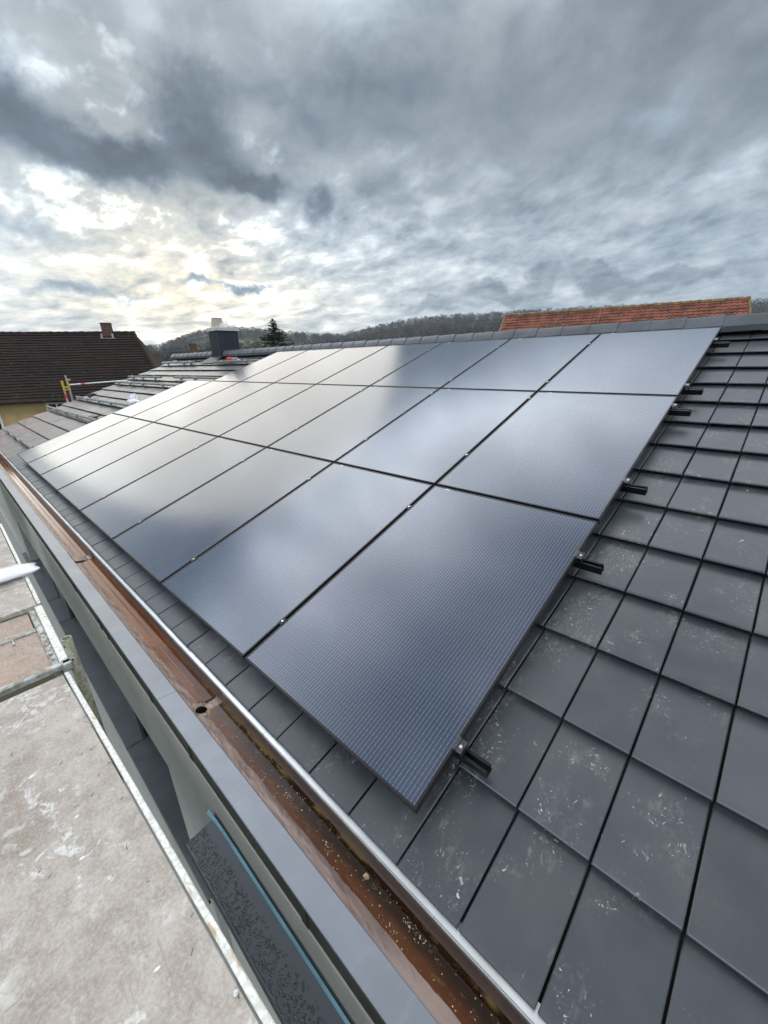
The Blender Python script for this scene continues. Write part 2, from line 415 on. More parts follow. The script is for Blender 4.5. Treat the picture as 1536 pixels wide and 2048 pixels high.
def m_lip():
    m, nt, b = new_mat("rusty_painted_edge")
    co = objco(nt)
    n = noise(nt, mapping(nt, co, scale=(3, 10, 10)), 3.0, 5.0, 0.65)
    f = noise(nt, co, 55.0, 4.0)
    c = mixc(nt, f.step(0.35, 0.65), (0.58, 0.56, 0.50), (0.80, 0.80, 0.76))
    c = mixc(nt, n.step(0.56, 0.70) * 0.8, c, (0.42, 0.27, 0.13))
    nt.links.new(c, b.inputs['Base Color'])
    b.inputs['Roughness'].default_value = 0.6
    b.inputs['Metallic'].default_value = 0.2
    bump(nt, b, f, 0.3, 0.003)
    return m
M['lip'] = m_lip()
M['galv'] = mat("galvanised_tube", (0.42, 0.43, 0.42), 0.5, 0.5, 0.35, 22.0, 0.3, 90.0, 0.5, (0.24, 0.22, 0.17))
M['pole'] = mat("stained_galvanised_pole", (0.46, 0.44, 0.36), 0.6, 0.3, 0.3, 38.0, 0.3, 90.0, 0.4, (0.33, 0.30, 0.20))
M['bag'] = None
def m_plastic(name, col, alpha):
    m, nt, b = new_mat(name)
    co = objco(nt)
    n = noise(nt, co, 14.0, 4.0)
    nt.links.new(mixc(nt, n, col, tuple(min(1, c * 1.12) for c in col)), b.inputs['Base Color'])
    b.inputs['Roughness'].default_value = 0.22
    nt.links.new((alpha + (n - 0.5) * 0.5).clamp().s, b.inputs['Alpha'])
    bump(nt, b, noise(nt, mapping(nt, co, scale=(1, 3, 1)), 16.0, 4.0), 0.5, 0.01)
    return m
M['bag'] = m_plastic("clear_plastic", (0.80, 0.79, 0.84), 0.75)

def m_oldroof():
    m, nt, b = new_mat("mossy_brown_tiles")
    co = objco(nt)
    n = noise(nt, co, 0.9, 5.0)
    sp = noise(nt, mapping(nt, co, scale=(4, 4, 9)), 1.6, 3.0)
    c = mixc(nt, n.step(0.3, 0.7), (0.016, 0.0105, 0.0085), (0.027, 0.017, 0.0135))
    c = mixc(nt, sp.step(0.55, 0.75) * 0.7, c, (0.060, 0.030, 0.020))
    lich = noise(nt, co, 7.0, 3.0).step(0.64, 0.72)
    c = mixc(nt, lich * 0.6, c, (0.11, 0.11, 0.085))
    nt.links.new(c, b.inputs['Base Color'])
    b.inputs['Roughness'].default_value = 0.85
    b.inputs['Specular IOR Level'].default_value = 0.25
    return m
M['oldroof'] = m_oldroof()
M['orange'] = mat("orange_clay_tiles", (0.20, 0.068, 0.040), 0.75, 0, 0.45, 2.2, 0.0, 50, 0.3, (0.11, 0.040, 0.027))
M['lichen'] = mat("lichened_ridge", (0.20, 0.125, 0.062), 0.85, 0, 0.4, 4.0)
M['yellow'] = mat("ochre_render", (0.55, 0.375, 0.18), 0.9, 0, 0.10, 2.0, 0.1, 60.0, 0.2)
M['white'] = mat("white_paint", (0.74, 0.74, 0.71), 0.5, 0, 0.06, 4.0)
M['glass'] = mat("window_glass", (0.02, 0.024, 0.028), 0.06, 0, 0.1, 2.0, 0, 50, 0.6)
M['brick'] = mat("chimney_brick", (0.12, 0.066, 0.048), 0.9, 0, 0.35, 9.0, 0.4, 30.0, 0.2)
M['lead'] = mat("lead_flashing", (0.34, 0.34, 0.35), 0.5, 0.4, 0.15, 8.0)
M['clad'] = mat("chimney_cladding", (0.020, 0.025, 0.034), 0.45, 0.2, 0.12, 5.0)
M['concrete'] = mat("pale_concrete", (0.52, 0.50, 0.46), 0.85, 0, 0.12, 9.0, 0.2, 80.0, 0.2)
M['pot'] = mat("beige_clay_pot", (0.44, 0.36, 0.28), 0.8, 0, 0.12, 9.0)
M['ypaint'] = mat("yellow_paint", (0.55, 0.34, 0.03), 0.45, 0, 0.2, 12.0)
M['red'] = mat("red_tape", (0.62, 0.03, 0.025), 0.45, 0, 0.1, 12.0)
M['dkplastic'] = mat("black_plastic", (0.016, 0.016, 0.017), 0.5, 0, 0.2, 20.0)
M['bark'] = mat("bark", (0.085, 0.062, 0.045), 0.9, 0, 0.3, 8.0)
def m_leaf(name, a, b_, sc=1.0):
    m, nt, b = new_mat(name)
    co = objco(nt)
    n = noise(nt, co, sc, 4.0)
    nt.links.new(mixc(nt, n.step(0.3, 0.7), a, b_), b.inputs['Base Color'])
    b.inputs['Roughness'].default_value = 0.85
    b.inputs['Specular IOR Level'].default_value = 0.2
    return m
M['needles'] = m_leaf("spruce_needles", (0.012, 0.022, 0.011), (0.030, 0.044, 0.020), 1.6)
M['wood'] = m_leaf("winter_wood", (0.015, 0.0145, 0.011), (0.030, 0.026, 0.019), 0.02)
M['autumn'] = m_leaf("rusty_leaves", (0.20, 0.085, 0.025), (0.30, 0.15, 0.05), 1.2)
def m_ground(name, a, b_, c_, sc):
    m, nt, b = new_mat(name)
    co = objco(nt)
    n = noise(nt, co, sc, 5.0); k = noise(nt, co, sc * 0.27, 3.0)
    c = mixc(nt, n.step(0.35, 0.65), a, b_)
    nt.links.new(mixc(nt, k.step(0.5, 0.6), c, c_), b.inputs['Base Color'])
    b.inputs['Roughness'].default_value = 0.95
    b.inputs['Specular IOR Level'].default_value = 0.15
    return m
M['ground'] = m_ground("grass_ground", (0.045, 0.075, 0.022), (0.080, 0.105, 0.035), (0.10, 0.085, 0.060), 0.35)
M['hillm'] = m_ground("hill_meadow", (0.030, 0.029, 0.020), (0.046, 0.040, 0.027), (0.036, 0.036, 0.022), 0.02)

def add_meadow(m, cx, cy, rad):
    nt = m.node_tree; b = nt.nodes['Principled BSDF']
    co = objco(nt); sp = nt.nodes.new('ShaderNodeSeparateXYZ'); nt.links.new(co, sp.inputs[0])
    ddx = (S(nt, sp.outputs[0]) - cx) * (1.0 / rad); ddy = (S(nt, sp.outputs[1]) - cy) * (1.0 / rad)
    f = 1.0 - (ddx * ddx + ddy * ddy).step(0.7, 1.1)
    old = b.inputs['Base Color'].links[0].from_socket
    nt.links.new(mixc(nt, f, old, (0.10, 0.15, 0.045)), b.inputs['Base Color'])
add_meadow(M['hillm'], math.cos(R(149.2)) * 440, math.sin(R(149.2)) * 440, 75.0)

# ------------------------------------------------------------------ mesh builder
class MB:
    def __init__(self): self.v, self.f, self.mi = [], [], []
    def add(self, vs, fs, mi=0):
        o = len(self.v)
        self.v += [tuple(p) for p in vs]
        self.f += [tuple(i + o for i in f) for f in fs]
        self.mi += [mi] * len(fs)
        return self
    def box(self, a, b, mi=0, fr=None):
        x0, y0, z0 = a; x1, y1, z1 = b
        vs = [(x0, y0, z0), (x1, y0, z0), (x1, y1, z0), (x0, y1, z0), (x0, y0, z1), (x1, y0, z1), (x1, y1, z1), (x0, y1, z1)]
        if fr: vs = [fr(*p) for p in vs]
        return self.add(vs, [(0, 3, 2, 1), (4, 5, 6, 7), (0, 1, 5, 4), (1, 2, 6, 5), (2, 3, 7, 6), (3, 0, 4, 7)], mi)
    def cbox(self, a, b, c=0.004, mi=0, fr=None):
        """box with chamfered top and vertical edges"""
        x0, y0, z0 = a; x1, y1, z1 = b
        def ring(i, z): return [(x0 + i + c, y0 + i, z), (x1 - i - c, y0 + i, z), (x1 - i, y0 + i + c, z), (x1 - i, y1 - i - c, z),
                                (x1 - i - c, y1 - i, z), (x0 + i + c, y1 - i, z), (x0 + i, y1 - i - c, z), (x0 + i, y0 + i + c, z)]
        vs = ring(0, z0) + ring(0, z1 - c) + ring(c * 0.9, z1)
        fs = [tuple(range(7, -1, -1)), tuple(range(16, 24))]
        for k in (0, 8):
            for i in range(8):
                j = (i + 1) % 8
                fs.append((k + i, k + j, k + 8 + j, k + 8 + i))
        if fr: vs = [fr(*p) for p in vs]
        return self.add(vs, fs, mi)
    def extr(self, prof, x0, x1, mi=0, closed=False, fr=None, nx=1, wob=0.0):
        """sweep a (y, z) profile along x"""
        n = len(prof); vs, fs = [], []
        for k in range(nx + 1):
            x = x0 + (x1 - x0) * k / nx
            for i, (y, z) in enumerate(prof):
                w = wob * mnoise.noise((x * 1.3, i * 3.1, 0.0)) if wob else 0.0
                p = (x, y, z + w)
                vs.append(fr(*p) if fr else p)
        for k in range(nx):
            for i in range(n if closed else n - 1):
                j = (i + 1) % n
                fs.append((k * n + i, (k + 1) * n + i, (k + 1) * n + j, k * n + j))
        if closed:
            fs.append(tuple(range(n - 1, -1, -1))); fs.append(tuple(nx * n + i for i in range(n)))
        return self.add(vs, fs, mi)
    def tube(self, pts, rad, seg=12, mi=0, cap=True):
        pts = [Vector(p) for p in pts]
        rads = rad if isinstance(rad, (list, tuple)) else [rad] * len(pts)
        vs, fs = [], []
        for i, p in enumerate(pts):
            t = (pts[min(i + 1, len(pts) - 1)] - pts[max(i - 1, 0)]).normalized()
            u = t.orthogonal().normalized() if i == 0 else (u - t * u.dot(t)).normalized()
            w = t.cross(u)
            for k in range(seg):
                a = 2 * math.pi * k / seg
                vs.append(p + (u * math.cos(a) + w * math.sin(a)) * rads[i])
        for i in range(len(pts) - 1):
            for k in range(seg):
                j = (k + 1) % seg
                fs.append((i * seg + k, i * seg + j, (i + 1) * seg + j, (i + 1) * seg + k))
        if cap:
            fs.append(tuple(range(seg - 1, -1, -1))); fs.append(tuple((len(pts) - 1) * seg + k for k in range(seg)))
        return self.add(vs, fs, mi)

PM = {}
def world_of(o):
    return PM[o.name]
def build(name, mb, m, parent=None, base=None, smooth=False, rot=None):
    """link ONE mesh object; mb is in world coordinates, or in the frame `base` (a matrix) when that is given"""
    me = bpy.data.meshes.new(name)
    me.from_pydata(mb.v, [], mb.f)
    ms = m if isinstance(m, (list, tuple)) else [m]
    for k in ms: me.materials.append(k)
    if len(ms) > 1:
        for p, i in zip(me.polygons, mb.mi): p.material_index = i
    if smooth:
        for p in me.polygons: p.use_smooth = True
    me.update()
    o = bpy.data.objects.new(name, me)
    COL.objects.link(o)
    bm_ = base if base is not None else Matrix.Identity(4)
    PM[o.name] = bm_.copy()
    if parent is not None:
        o.parent = parent
        o.matrix_parent_inverse = world_of(parent).inverted()
    o.matrix_basis = bm_
    return o
def tag(o, label=None, cat=None, group=None, kind=None):
    if label: o['label'] = label
    if cat: o['category'] = cat
    if group: o['group'] = group
    if kind: o['kind'] = kind
    return o
def thing(name, mtx, label, cat, group=None):
    o = bpy.data.objects.new(name, None)
    o.empty_display_size = 0.2
    COL.objects.link(o)
    o.matrix_basis = mtx
    PM[o.name] = mtx.copy()
    return tag(o, label, cat, group)
def T(x, y, z): return Matrix.Translation((x, y, z))
RX = Matrix.Rotation(SL, 4, 'X')               # roof frame -> world
def dup(root, mtx, label, group=None):
    """copy a thing with its parts and their sub-parts"""
    r = root.copy(); COL.objects.link(r); r.matrix_basis = mtx
    PM[r.name] = mtx.copy(); r['label'] = label
    if group: r['group'] = group
    def rec(src, dst):
        for ch in [c for c in bpy.data.objects if c.parent is src]:
            c = ch.copy(); COL.objects.link(c); pi = ch.matrix_parent_inverse.copy()
            c.parent = dst; c.matrix_parent_inverse = pi
            rec(ch, c)
    rec(root, r)
    return r

GZ = -5.6                                       # level of the ground
# ------------------------------------------------------------------ ground, hills
g = MB()
g.add([(-3000, -3000, GZ), (3000, -3000, GZ), (3000, 3000, GZ), (-3000, 3000, GZ)], [(0, 1, 2, 3)])
tag(build('ground', g, M['ground']), kind='structure')

CREST = [(60, 4.3), (80, 4.3), (92.9, 4.45), (98.2, 4.7), (102.7, 4.9), (107.5, 5.0), (112.9, 5.1), (118.6, 5.1), (121, 5.05), (124.7, 5.0), (129, 4.8),
         (132.2, 4.35), (135.5, 3.8), (138.1, 3.2), (141.2, 3.2), (146.2, 3.7), (148.6, 3.9), (152.3, 4.2), (155.5, 3.75), (157.2, 3.3),
         (158.6, 2.8), (160.1, 2.2), (162, 2.2), (166, 2.4), (172, 2.2), (180, 2.0), (200, 2.0)]
def crest(a):
    for (a0, e0), (a1, e1) in zip(CREST, CREST[1:]):
        if a0 <= a <= a1: return e0 + (e1 - e0) * (a - a0) / (a1 - a0)
    return 2.0
R0, R1, R2 = 140.0, 620.0, 760.0
TREE_H = 9.0
def hill_z(a, r):
    top = math.tan(R(crest(a))) * R1 + 1.43 - TREE_H * 0.85
    if r <= R1:
        t = max(0.0, (r - R0) / (R1 - R0)); s = t ** 1.35
    else:
        s = max(0.0, 1 - ((r - R1) / (R2 - R1)) ** 2 * 0.4)
    bumpy = 3.0 * mnoise.noise((math.cos(R(a)) * r * 0.01, math.sin(R(a)) * r * 0.01, 0.0)) * min(1.0, max(0.0, (r - R0) / 100))
    return GZ - 0.3 + (top - GZ + 0.3) * s + bumpy * (1 - s)
hm = MB(); vs, fs = [], []
NA, NR = 120, 26
for i in range(NA + 1):
    a = 60 + 140 * i / NA
    for j in range(NR + 1):
        r = R0 + (R2 - R0) * j / NR
        vs.append((math.cos(R(a)) * r, math.sin(R(a)) * r, hill_z(a, r)))
for i in range(NA):
    for j in range(NR):
        k = i * (NR + 1) + j
        fs.append((k, k + NR + 1, k + NR + 2, k + 1))
hm.add(vs, fs)
tag(build('hill', hm, M['hillm'], smooth=True), kind='structure')

# the leafless wood on the hills: one mass
rw = random.Random(3)
fm = MB()
def scrub_tree(mb, x, y, z, hgt, w, n, rnd):
    for _ in range(n):
        u = rnd.random() ** 0.7
        zz = z + hgt * (0.12 + 0.88 * u)
        rr = w * (0.35 + 0.65 * math.sin(math.pi * min(1, 0.15 + u * 0.85))) * math.sqrt(rnd.random())
        an = rnd.random() * 6.283
        c = Vector((x + rr * math.cos(an), y + rr * math.sin(an), zz))
        d1 = Vector((rnd.gauss(0, 1), rnd.gauss(0, 1), rnd.gauss(0, 0.8))).normalized() * hgt * 0.055
        d2 = Vector((rnd.gauss(0, 1), rnd.gauss(0, 1), rnd.gauss(0, 1))).normalized() * hgt * 0.036
        mb.add([c - d1, c + d2, c + d1, c - d2], [(0, 1, 2, 3)])
    t = hgt * 0.02
    mb.add([(x - t, y, z), (x + t, y + t, z), (x, y, z + hgt * 0.9)], [(0, 1, 2)])
cnt = 0
while cnt < 5200:
    a = 86 + 92 * rw.random()
    r = 170 + (R1 + 40 - 170) * rw.random() ** 0.75
    el_here = math.degrees(math.atan2(hill_z(a, r) - 1.43, r))
    if math.hypot(math.cos(R(a)) * r - math.cos(R(149.2)) * 440, math.sin(R(a)) * r - math.sin(R(149.2)) * 440) < 68: continue
    if 153.5 < a < 156.5 and 2.2 < el_here < 2.5: continue
    if mnoise.noise((a * 0.35, r * 0.02, 1.0)) < -0.45 and r < R1 - 60: continue
    crest_near = r > R1 - 50
    scrub_tree(fm, math.cos(R(a)) * r, math.sin(R(a)) * r, hill_z(a, r) - 0.5, TREE_H * (0.78 + 0.36 * rw.random()), 3.4 + 2.2 * rw.random(), 100 if crest_near else 74, rw)
    cnt += 1
tag(build('forest', fm, M['wood']), 'bare brown winter wood covering the hills beyond the roofs', 'forest', kind='stuff')

# ------------------------------------------------------------------ our house
XF, XN = -14.62, 3.2                            # far and near gable
house = thing('tiled_house', T(-6, 2.5, GZ), 'grey rendered house with dark flat roof tiles, box gutter and metal clad chimney', 'house')
# roof tiles (one mesh, in the roof frame so the pattern follows it)
TW, TP, TZ = 0.2415, 0.3815, -0.120
rt = MB()
rr = random.Random(11)
k0, k1 = int((XF - 0.232) / TW) - 1, int((XN - 0.232) / TW) + 1
def tile(mb, xa, xb, y0, y1, dz, tilt, tw):
    """a flat interlocking tile: rounded nose, thin lip, deep shadow gap below"""
    zf = TZ + dz; zb = zf - 0.034
    slope = (zb - zf) / (y1 - y0)
    prof = [(y0 + 0.050, -0.0165), (y0 + 0.010, -0.0155), (y0 + 0.0025, -0.0120), (y0, -0.0075), (y0 + 0.0018, -0.0030), (y0 + 0.0065, -0.0007), (y0 + 0.015, 0.0), (y1 + 0.05, 0.0)]
    n = len(prof); vs = []
    e = 0.0035
    for x, s, lo in ((xa, -1, 0.014), (xa, -1, 0.003), (xa + e, 0, 0.0), (xb - e, 0, 0.0), (xb, 1, 0.003), (xb, 1, 0.014)):
        for (yy, zz) in prof:
            top = zf + slope * (yy - y0) + tilt * (yy - y0) + tw * ((x - xa) / (xb - xa) - 0.5)
            vs.append((x, yy, top + zz - lo))
    fs = []
    for c in range(5):
        for i in range(n - 1):
            fs.append((c * n + i, (c + 1) * n + i, (c + 1) * n + i + 1, c * n + i + 1))
    mb.add(vs, fs)
for row in range(-1, 15):
    y0 = 0.247 + TP * row
    if row == -1: y0 = -0.134
    y1 = 0.247 + TP * (row + 1)
    if row == 14 and y1 > 5.42: y1 = 5.42
    offx = rr.uniform(-0.002, 0.002)
    for k in range(k0, k1 + 1):
        xa = 0.232 + TW * k + 0.0040 + offx; xb = 0.232 + TW * (k + 1) - 0.0040 + offx
        if xa < XF or xb > XN: continue
        tile(rt, xa + rr.uniform(-.0008, .0008), xb + rr.uniform(-.0008, .0008), y0 + rr.uniform(-.002, .002), y1,
             rr.uniform(-0.0015, 0.0015), rr.uniform(-.003, .003), rr.uniform(-.0025, .0025))
# sealing bed below the tiles and the rear slope
roof = build('roof', rt, M['tile'], house, RX)
bed = MB()
bed.extr([(-0.126, -0.1510), (-0.100, -0.1690), (5.44, -0.1690), (5.44, -0.19), (-0.10, -0.19)], XF + 0.01, XN, closed=True)
build('roof_underlay', bed, M['black'], roof, RX)
RY, RZ = roofv(0, 5.44, 0.0).y, roofv(0, 5.44, -0.11).z
back = MB()
back.add([(XF, RY, RZ), (XN, RY, RZ), (XN, RY + 6.5, RZ - 2.2), (XF, RY + 6.5, RZ - 2.2), (XF, RY, RZ - 0.1), (XN, RY, RZ - 0.1), (XN, RY + 6.5, RZ - 2.3), (XF, RY + 6.5, RZ - 2.3)],
         [(0, 1, 2, 3), (7, 6, 5, 4), (0, 3, 7, 4), (1, 5, 6, 2), (2, 6, 7, 3)])
build('rear_roof', back, M['ridge'], house)
# ridge caps
rc = MB()
kk = 0
x = -0.034 + 0.333 * 9
while x - 0.333 > XF - 0.1:
    xa, xb = x - 0.333, x + 0.012
    prof = [(5.318, -0.085), (5.330, -0.030), (5.338, -0.022), (5.375, 0.012), (5.415, 0.034), (5.44, 0.043)]
    w = [roofv(0, a, b) for a, b in prof]
    half = [(p.y, p.z) for p in w]
    yc = half[-1][0] + 0.02
    full = half + [(2 * yc - a, b) for a, b in reversed(half)]
    j = rr.uniform(-0.002, 0.002)
    vs, fs = [], []
    n = len(full)
    for xx, lift in ((xa, 0.0), (xb - 0.02, 0.008), (xb, 0.008)):
        for (a, b) in full: vs.append((xx, a - lift * 0.6 * (1 if a < yc else -1), b + lift + j))
    for s in range(2):
        for i in range(n - 1): fs.append((s * n + i, (s + 1) * n + i, (s + 1) * n + i + 1, s * n + i + 1))
    for a_, b_ in zip(range(n - 1), range(1, n)):
        pass
    vs2 = [vs[2 * n + i] for i in range(n)] + [(xb, a + (0.012 if a < yc else -0.012), b - 0.014) for (a, b) in full]
    rc.add(vs, fs); rc.add(vs2, [(i, i + n, i + 1 + n, i + 1) for i in range(n - 1)])
    x -= 0.333
build('ridge_cap', rc, M['ridge'], roof)

# eave, gutter and fascia: profiles swept along the eave
def sweep(name, prof, m, parent, x0=XF, x1=XN, closed=False, nx=40, wob=0.0, smooth=False):
    b = MB(); b.extr(prof, x0, x1, closed=closed, nx=nx, wob=wob)
    return build(name, b, m, parent, smooth=smooth)
strip = MB()
xs = XF
while xs < XN:
    xe = min(XN, xs + 1.97)
    if xs < -1.0 < xe: pass
    strip.extr([(-0.058, -0.1800), (-0.080, -0.1858), (-0.1012, -0.1915), (-0.1032, -0.1945), (-0.1025, -0.2080)], xs, xe - 0.0015, nx=16, wob=0.0008)
    strip.extr([(-0.060, -0.1825), (-0.080, -0.1882), (-0.1002, -0.1938), (-0.1010, -0.2080)], xe - 0.04, xe + 0.02)
    xs = xe
build('eave_strip', strip, M['strip'], house)
gut = MB()
HX, HY, HR = -1.280, -0.2070, 0.030
pf = [(-0.1000, -0.186), (-0.1005, -0.252), (-0.1020, -0.265), (-0.1070, -0.275), (-0.116, -0.2812), (-0.140, -0.2825)]
pf2 = [(-0.242, -0.2645), (-0.258, -0.2600), (-0.264, -0.250), (-0.266, -0.190), (-0.268, -0.184)]
def floor_z(y, x):
    zz = -0.2825 + max(0.0, (-0.162 - y)) * 0.0180 / 0.080
    return zz + 0.0011 * mnoise.noise((x * 9.0, y * 30.0, 0.0)) + 0.0006 * mnoise.noise((x * 40.0, y * 60.0, 2.0))
gut.extr(pf, XF, XN, nx=60, wob=0.0006)
gut.extr(pf2, XF, XN, nx=60)
# floor with the outlet hole left open
def floor_patch(x0, x1, nx, y0, y1, ny):
    vs, fs = [], []
    for i in range(nx + 1):
        for j in range(ny + 1):
            xx, yy = x0 + (x1 - x0) * i / nx, y0 + (y1 - y0) * j / ny
            vs.append((xx, yy, floor_z(yy, xx) if 0 < j < ny else (-0.2825 if j == 0 else -0.2645)))
    for i in range(nx):
        for j in range(ny):
            k = i * (ny + 1) + j; fs.append((k, k + ny + 1, k + ny + 2, k + 1))
    gut.add(vs, fs)
HB = 0.0305
floor_patch(XF, HX - HB, 700, -0.140, -0.242, 12)
floor_patch(HX + HB, XN, 240, -0.140, -0.242, 12)
N = 32
ring_o, ring_i, ring_b = [], [], []
for k in range(N):
    a = 2 * math.pi * k / N
    ca, sa = math.cos(a), math.sin(a)
    # square boundary around the hole
    tx = HB / abs(ca) if abs(ca) > 1e-6 else 9
    ty = ((HY + 0.242) if sa < 0 else (-0.140 - HY)) / abs(sa) if abs(sa) > 1e-6 else 9
    t = min(tx, ty)
    ring_o.append((HX + ca * t, HY + sa * t, -0.2825 if sa > 0.7 and ty < tx else (-0.2645 if ty < tx else floor_z(HY + sa * t, HX))))
    rr_ = HR * 0.95
    ring_i.append((HX + ca * rr_, HY + sa * rr_ * 0.98, floor_z(HY + sa * rr_, HX) - 0.0008))
    ring_b.append((HX + ca * rr_ * 0.96, HY + sa * rr_ * 0.96, -0.36))
vs = ring_o + ring_i + ring_b
fs = []
for k in range(N):
    j = (k + 1) % N
    fs += [(k, j, N + j, N + k)]
gut.add(vs, fs)
gutter = build('gutter', gut, M['gutter'], house, smooth=False)
ol = MB(); ol.add(ring_i + ring_b, [(k, (k + 1) % N, N + (k + 1) % N, N + k) for k in range(N)] + [tuple(range(2 * N - 1, N - 1, -1))])
build('outlet', ol, M['black'], gutter)
rib = MB(); rib.extr([(-0.1565, -0.284), (-0.159, -0.2722), (-0.162, -0.2712), (-0.165, -0.2722), (-0.1675, -0.284)], XF, -1.47, nx=60, wob=0.0012)
rib.extr([(-0.1565, -0.284), (-0.159, -0.2750), (-0.162, -0.2741), (-0.165, -0.2750), (-0.1675, -0.284)], -1.12, XN, nx=60, wob=0.0012)
build('gutter_rib', rib, M['gutter'], gutter)
wa = MB()
for (xa, xb) in ((XF + 0.05, -3.985), (-3.855, HX - 0.040), (HX + 0.035, XN - 0.02)):
    n = int((xb - xa) / 0.03)
    vs, fs = [], []
    for i in range(n + 1):
        xx = xa + (xb - xa) * i / n
        taper = min(1.0, (min(i, n - i) / 5.0) ** 0.6 * 0.9 + 0.1 + 0.12 * mnoise.noise((xx * 30, 0, 5)))
        ed = -0.240
        vs += [(xx, -0.104, -0.2737), (xx, -0.16, -0.2737), (xx, -0.16 + (ed + 0.16) * taper, -0.2737)]
    for i in range(n):
        for j in range(2):
            k = i * 3 + j; fs.append((k, k + 1, k + 4, k + 3))
    wa.add(vs, fs)
build('gutter_water', wa, M['water'], gutter)
# expansion joint across the gutter
ej = MB()
ej.extr([(-0.1035, -0.220), (-0.105, -0.260), (-0.114, -0.2745), (-0.142, -0.2765), (-0.238, -0.2580), (-0.256, -0.252), (-0.2625, -0.190), (-0.2625, -0.196), (-0.252, -0.258), (-0.14, -0.282), (-0.110, -0.278), (-0.102, -0.260)], -3.99, -3.855, closed=True)
ej.extr([(-0.105, -0.220), (-0.108, -0.258), (-0.116, -0.2700), (-0.142, -0.2715), (-0.236, -0.2525), (-0.252, -0.247), (-0.258, -0.192), (-0.2625, -0.196), (-0.256, -0.258), (-0.14, -0.278), (-0.110, -0.274), (-0.1035, -0.26)], -3.877, -3.861, closed=True)
build('expansion_joint', ej, M['gutter'], gutter)
# moss ring and flakes lying in the gutter
def lump(mb, c, r, rnd, flat=0.5, seg=6):
    vs = []
    for lat in (0.0, 0.55, 1.0):
        for k in range(seg):
            a = 2 * math.pi * (k + 0.5 * (lat > 0.3)) / seg
            q_ = math.cos(lat * 1.45) * r * rnd.uniform(0.65, 1.3)
            vs.append((c[0] + math.cos(a) * q_, c[1] + math.sin(a) * q_, c[2] + math.sin(lat * 1.45) * r * flat * rnd.uniform(0.7, 1.2)))
    fs = []
    for l in range(2):
        for k in range(seg):
            j = (k + 1) % seg; fs.append((l * seg + k, l * seg + j, (l + 1) * seg + j, (l + 1) * seg + k))
    fs.append(tuple(2 * seg + k for k in range(seg)))
    mb.add(vs, fs)
rm = random.Random(5)
ms = MB()
for _ in range(520):
    a = rm.random() * 6.283; r_ = HR + 0.002 + abs(rm.gauss(0, 0.020))
    if rm.random() < 0.35: a = rm.gauss(0.5, 0.6); r_ = HR + 0.002 + abs(rm.gauss(0, 0.045))
    xx, yy = HX + math.cos(a) * r_ * 1.15, HY + math.sin(a) * r_
    if not (-0.240 < yy < -0.116): continue
    lump(ms, (xx, yy, floor_z(yy, xx) - 0.001), rm.uniform(0.0012, 0.0042), rm, rm.uniform(0.4, 0.9), 5)
tag(build('moss', ms, M['moss'], gutter), kind='stuff')
db = MB()
for _ in range(260):
    xx = -1.12 + abs(rm.gauss(0, 1.0)) if rm.random() < 0.88 else rm.uniform(-3.6, -1.3)
    if xx > 1.6: continue
    yy = -0.172 + rm.gauss(0, 0.032) if rm.random() < 0.7 else -0.118 + abs(rm.gauss(0, 0.012))*-1
    if not (-0.215 < yy < -0.110): continue
    s = 0.0005 + abs(rm.gauss(0, 0.0009))
    if rm.random() < 0.03: s *= 2.6
    lump(db, (xx, yy, -0.2738), s * 1.2, rm, 0.5, 5)
for cx, cy in ((-0.55, -0.170), (-0.28, -0.182), (0.10, -0.150), (0.05, -0.196), (0.12, -0.152)):
    for _ in range(20):
        lump(db, (cx + rm.gauss(0, 0.022), cy + 0.01 + rm.gauss(0, 0.007), -0.2738), rm.uniform(0.0008, 0.003), rm, 0.6, 5)
tag(build('debris', db, M['debris'], gutter), kind='stuff')

# grey coping of the gutter's outer edge, in lengths
cp = MB()
cuts = [XF, -12.2, -9.9, -7.6, -5.62, -3.77, -1.405, XN]
for i, (a, b) in enumerate(zip(cuts, cuts[1:])):
    cp.extr([(-0.2650, -0.192), (-0.2665, -0.1855), (-0.2700, -0.1840), (-0.359, -0.1700), (-0.3625, -0.1712), (-0.3625, -0.1850), (-0.356, -0.1855)], a + 0.0012, b - 0.0012, nx=10, wob=0.0006)
for a in cuts[1:-1]:
    cp.extr([(-0.266, -0.195), (-0.2690, -0.1862), (-0.359, -0.1722), (-0.3608, -0.184)], a - 0.05, a + 0.05)
# seam cover near the expansion joint
build('gutter_coping', cp, M['coping'], house)
fb = MB(); fb.box((XF, -0.3515, -0.3272), (XN, -0.300, -0.192))
for xx in (-12.4, -10.6, -8.8, -7.0, -5.2, -3.4, -2.62, -2.44, -1.62, -1.1, -0.20, 0.5):
    fb.box((xx, -0.3555, -0.322), (xx + 0.035, -0.350, -0.187))
build('fascia_board', fb, M['gapboard'], house)

# walls: lintel, pillars, parapet
WY = -0.357
wl = MB()
LZ0, LZ1 = -0.874, -0.327
wl.box((XF, WY, LZ0), (XN, -0.10, LZ1))
wl.box((XF, WY + 0.0, -1.64), (-8.06, -0.10, LZ0))                          # far pillar
wl.box((-1.66, WY, GZ), (XN, -0.08, LZ0))                                   # near wall
wl.box((XF, -0.395, GZ), (-1.28, -0.16, -1.645))                           # parapet
wl.box((XF, -0.10, -0.34), (XN, 0.2, -0.30))
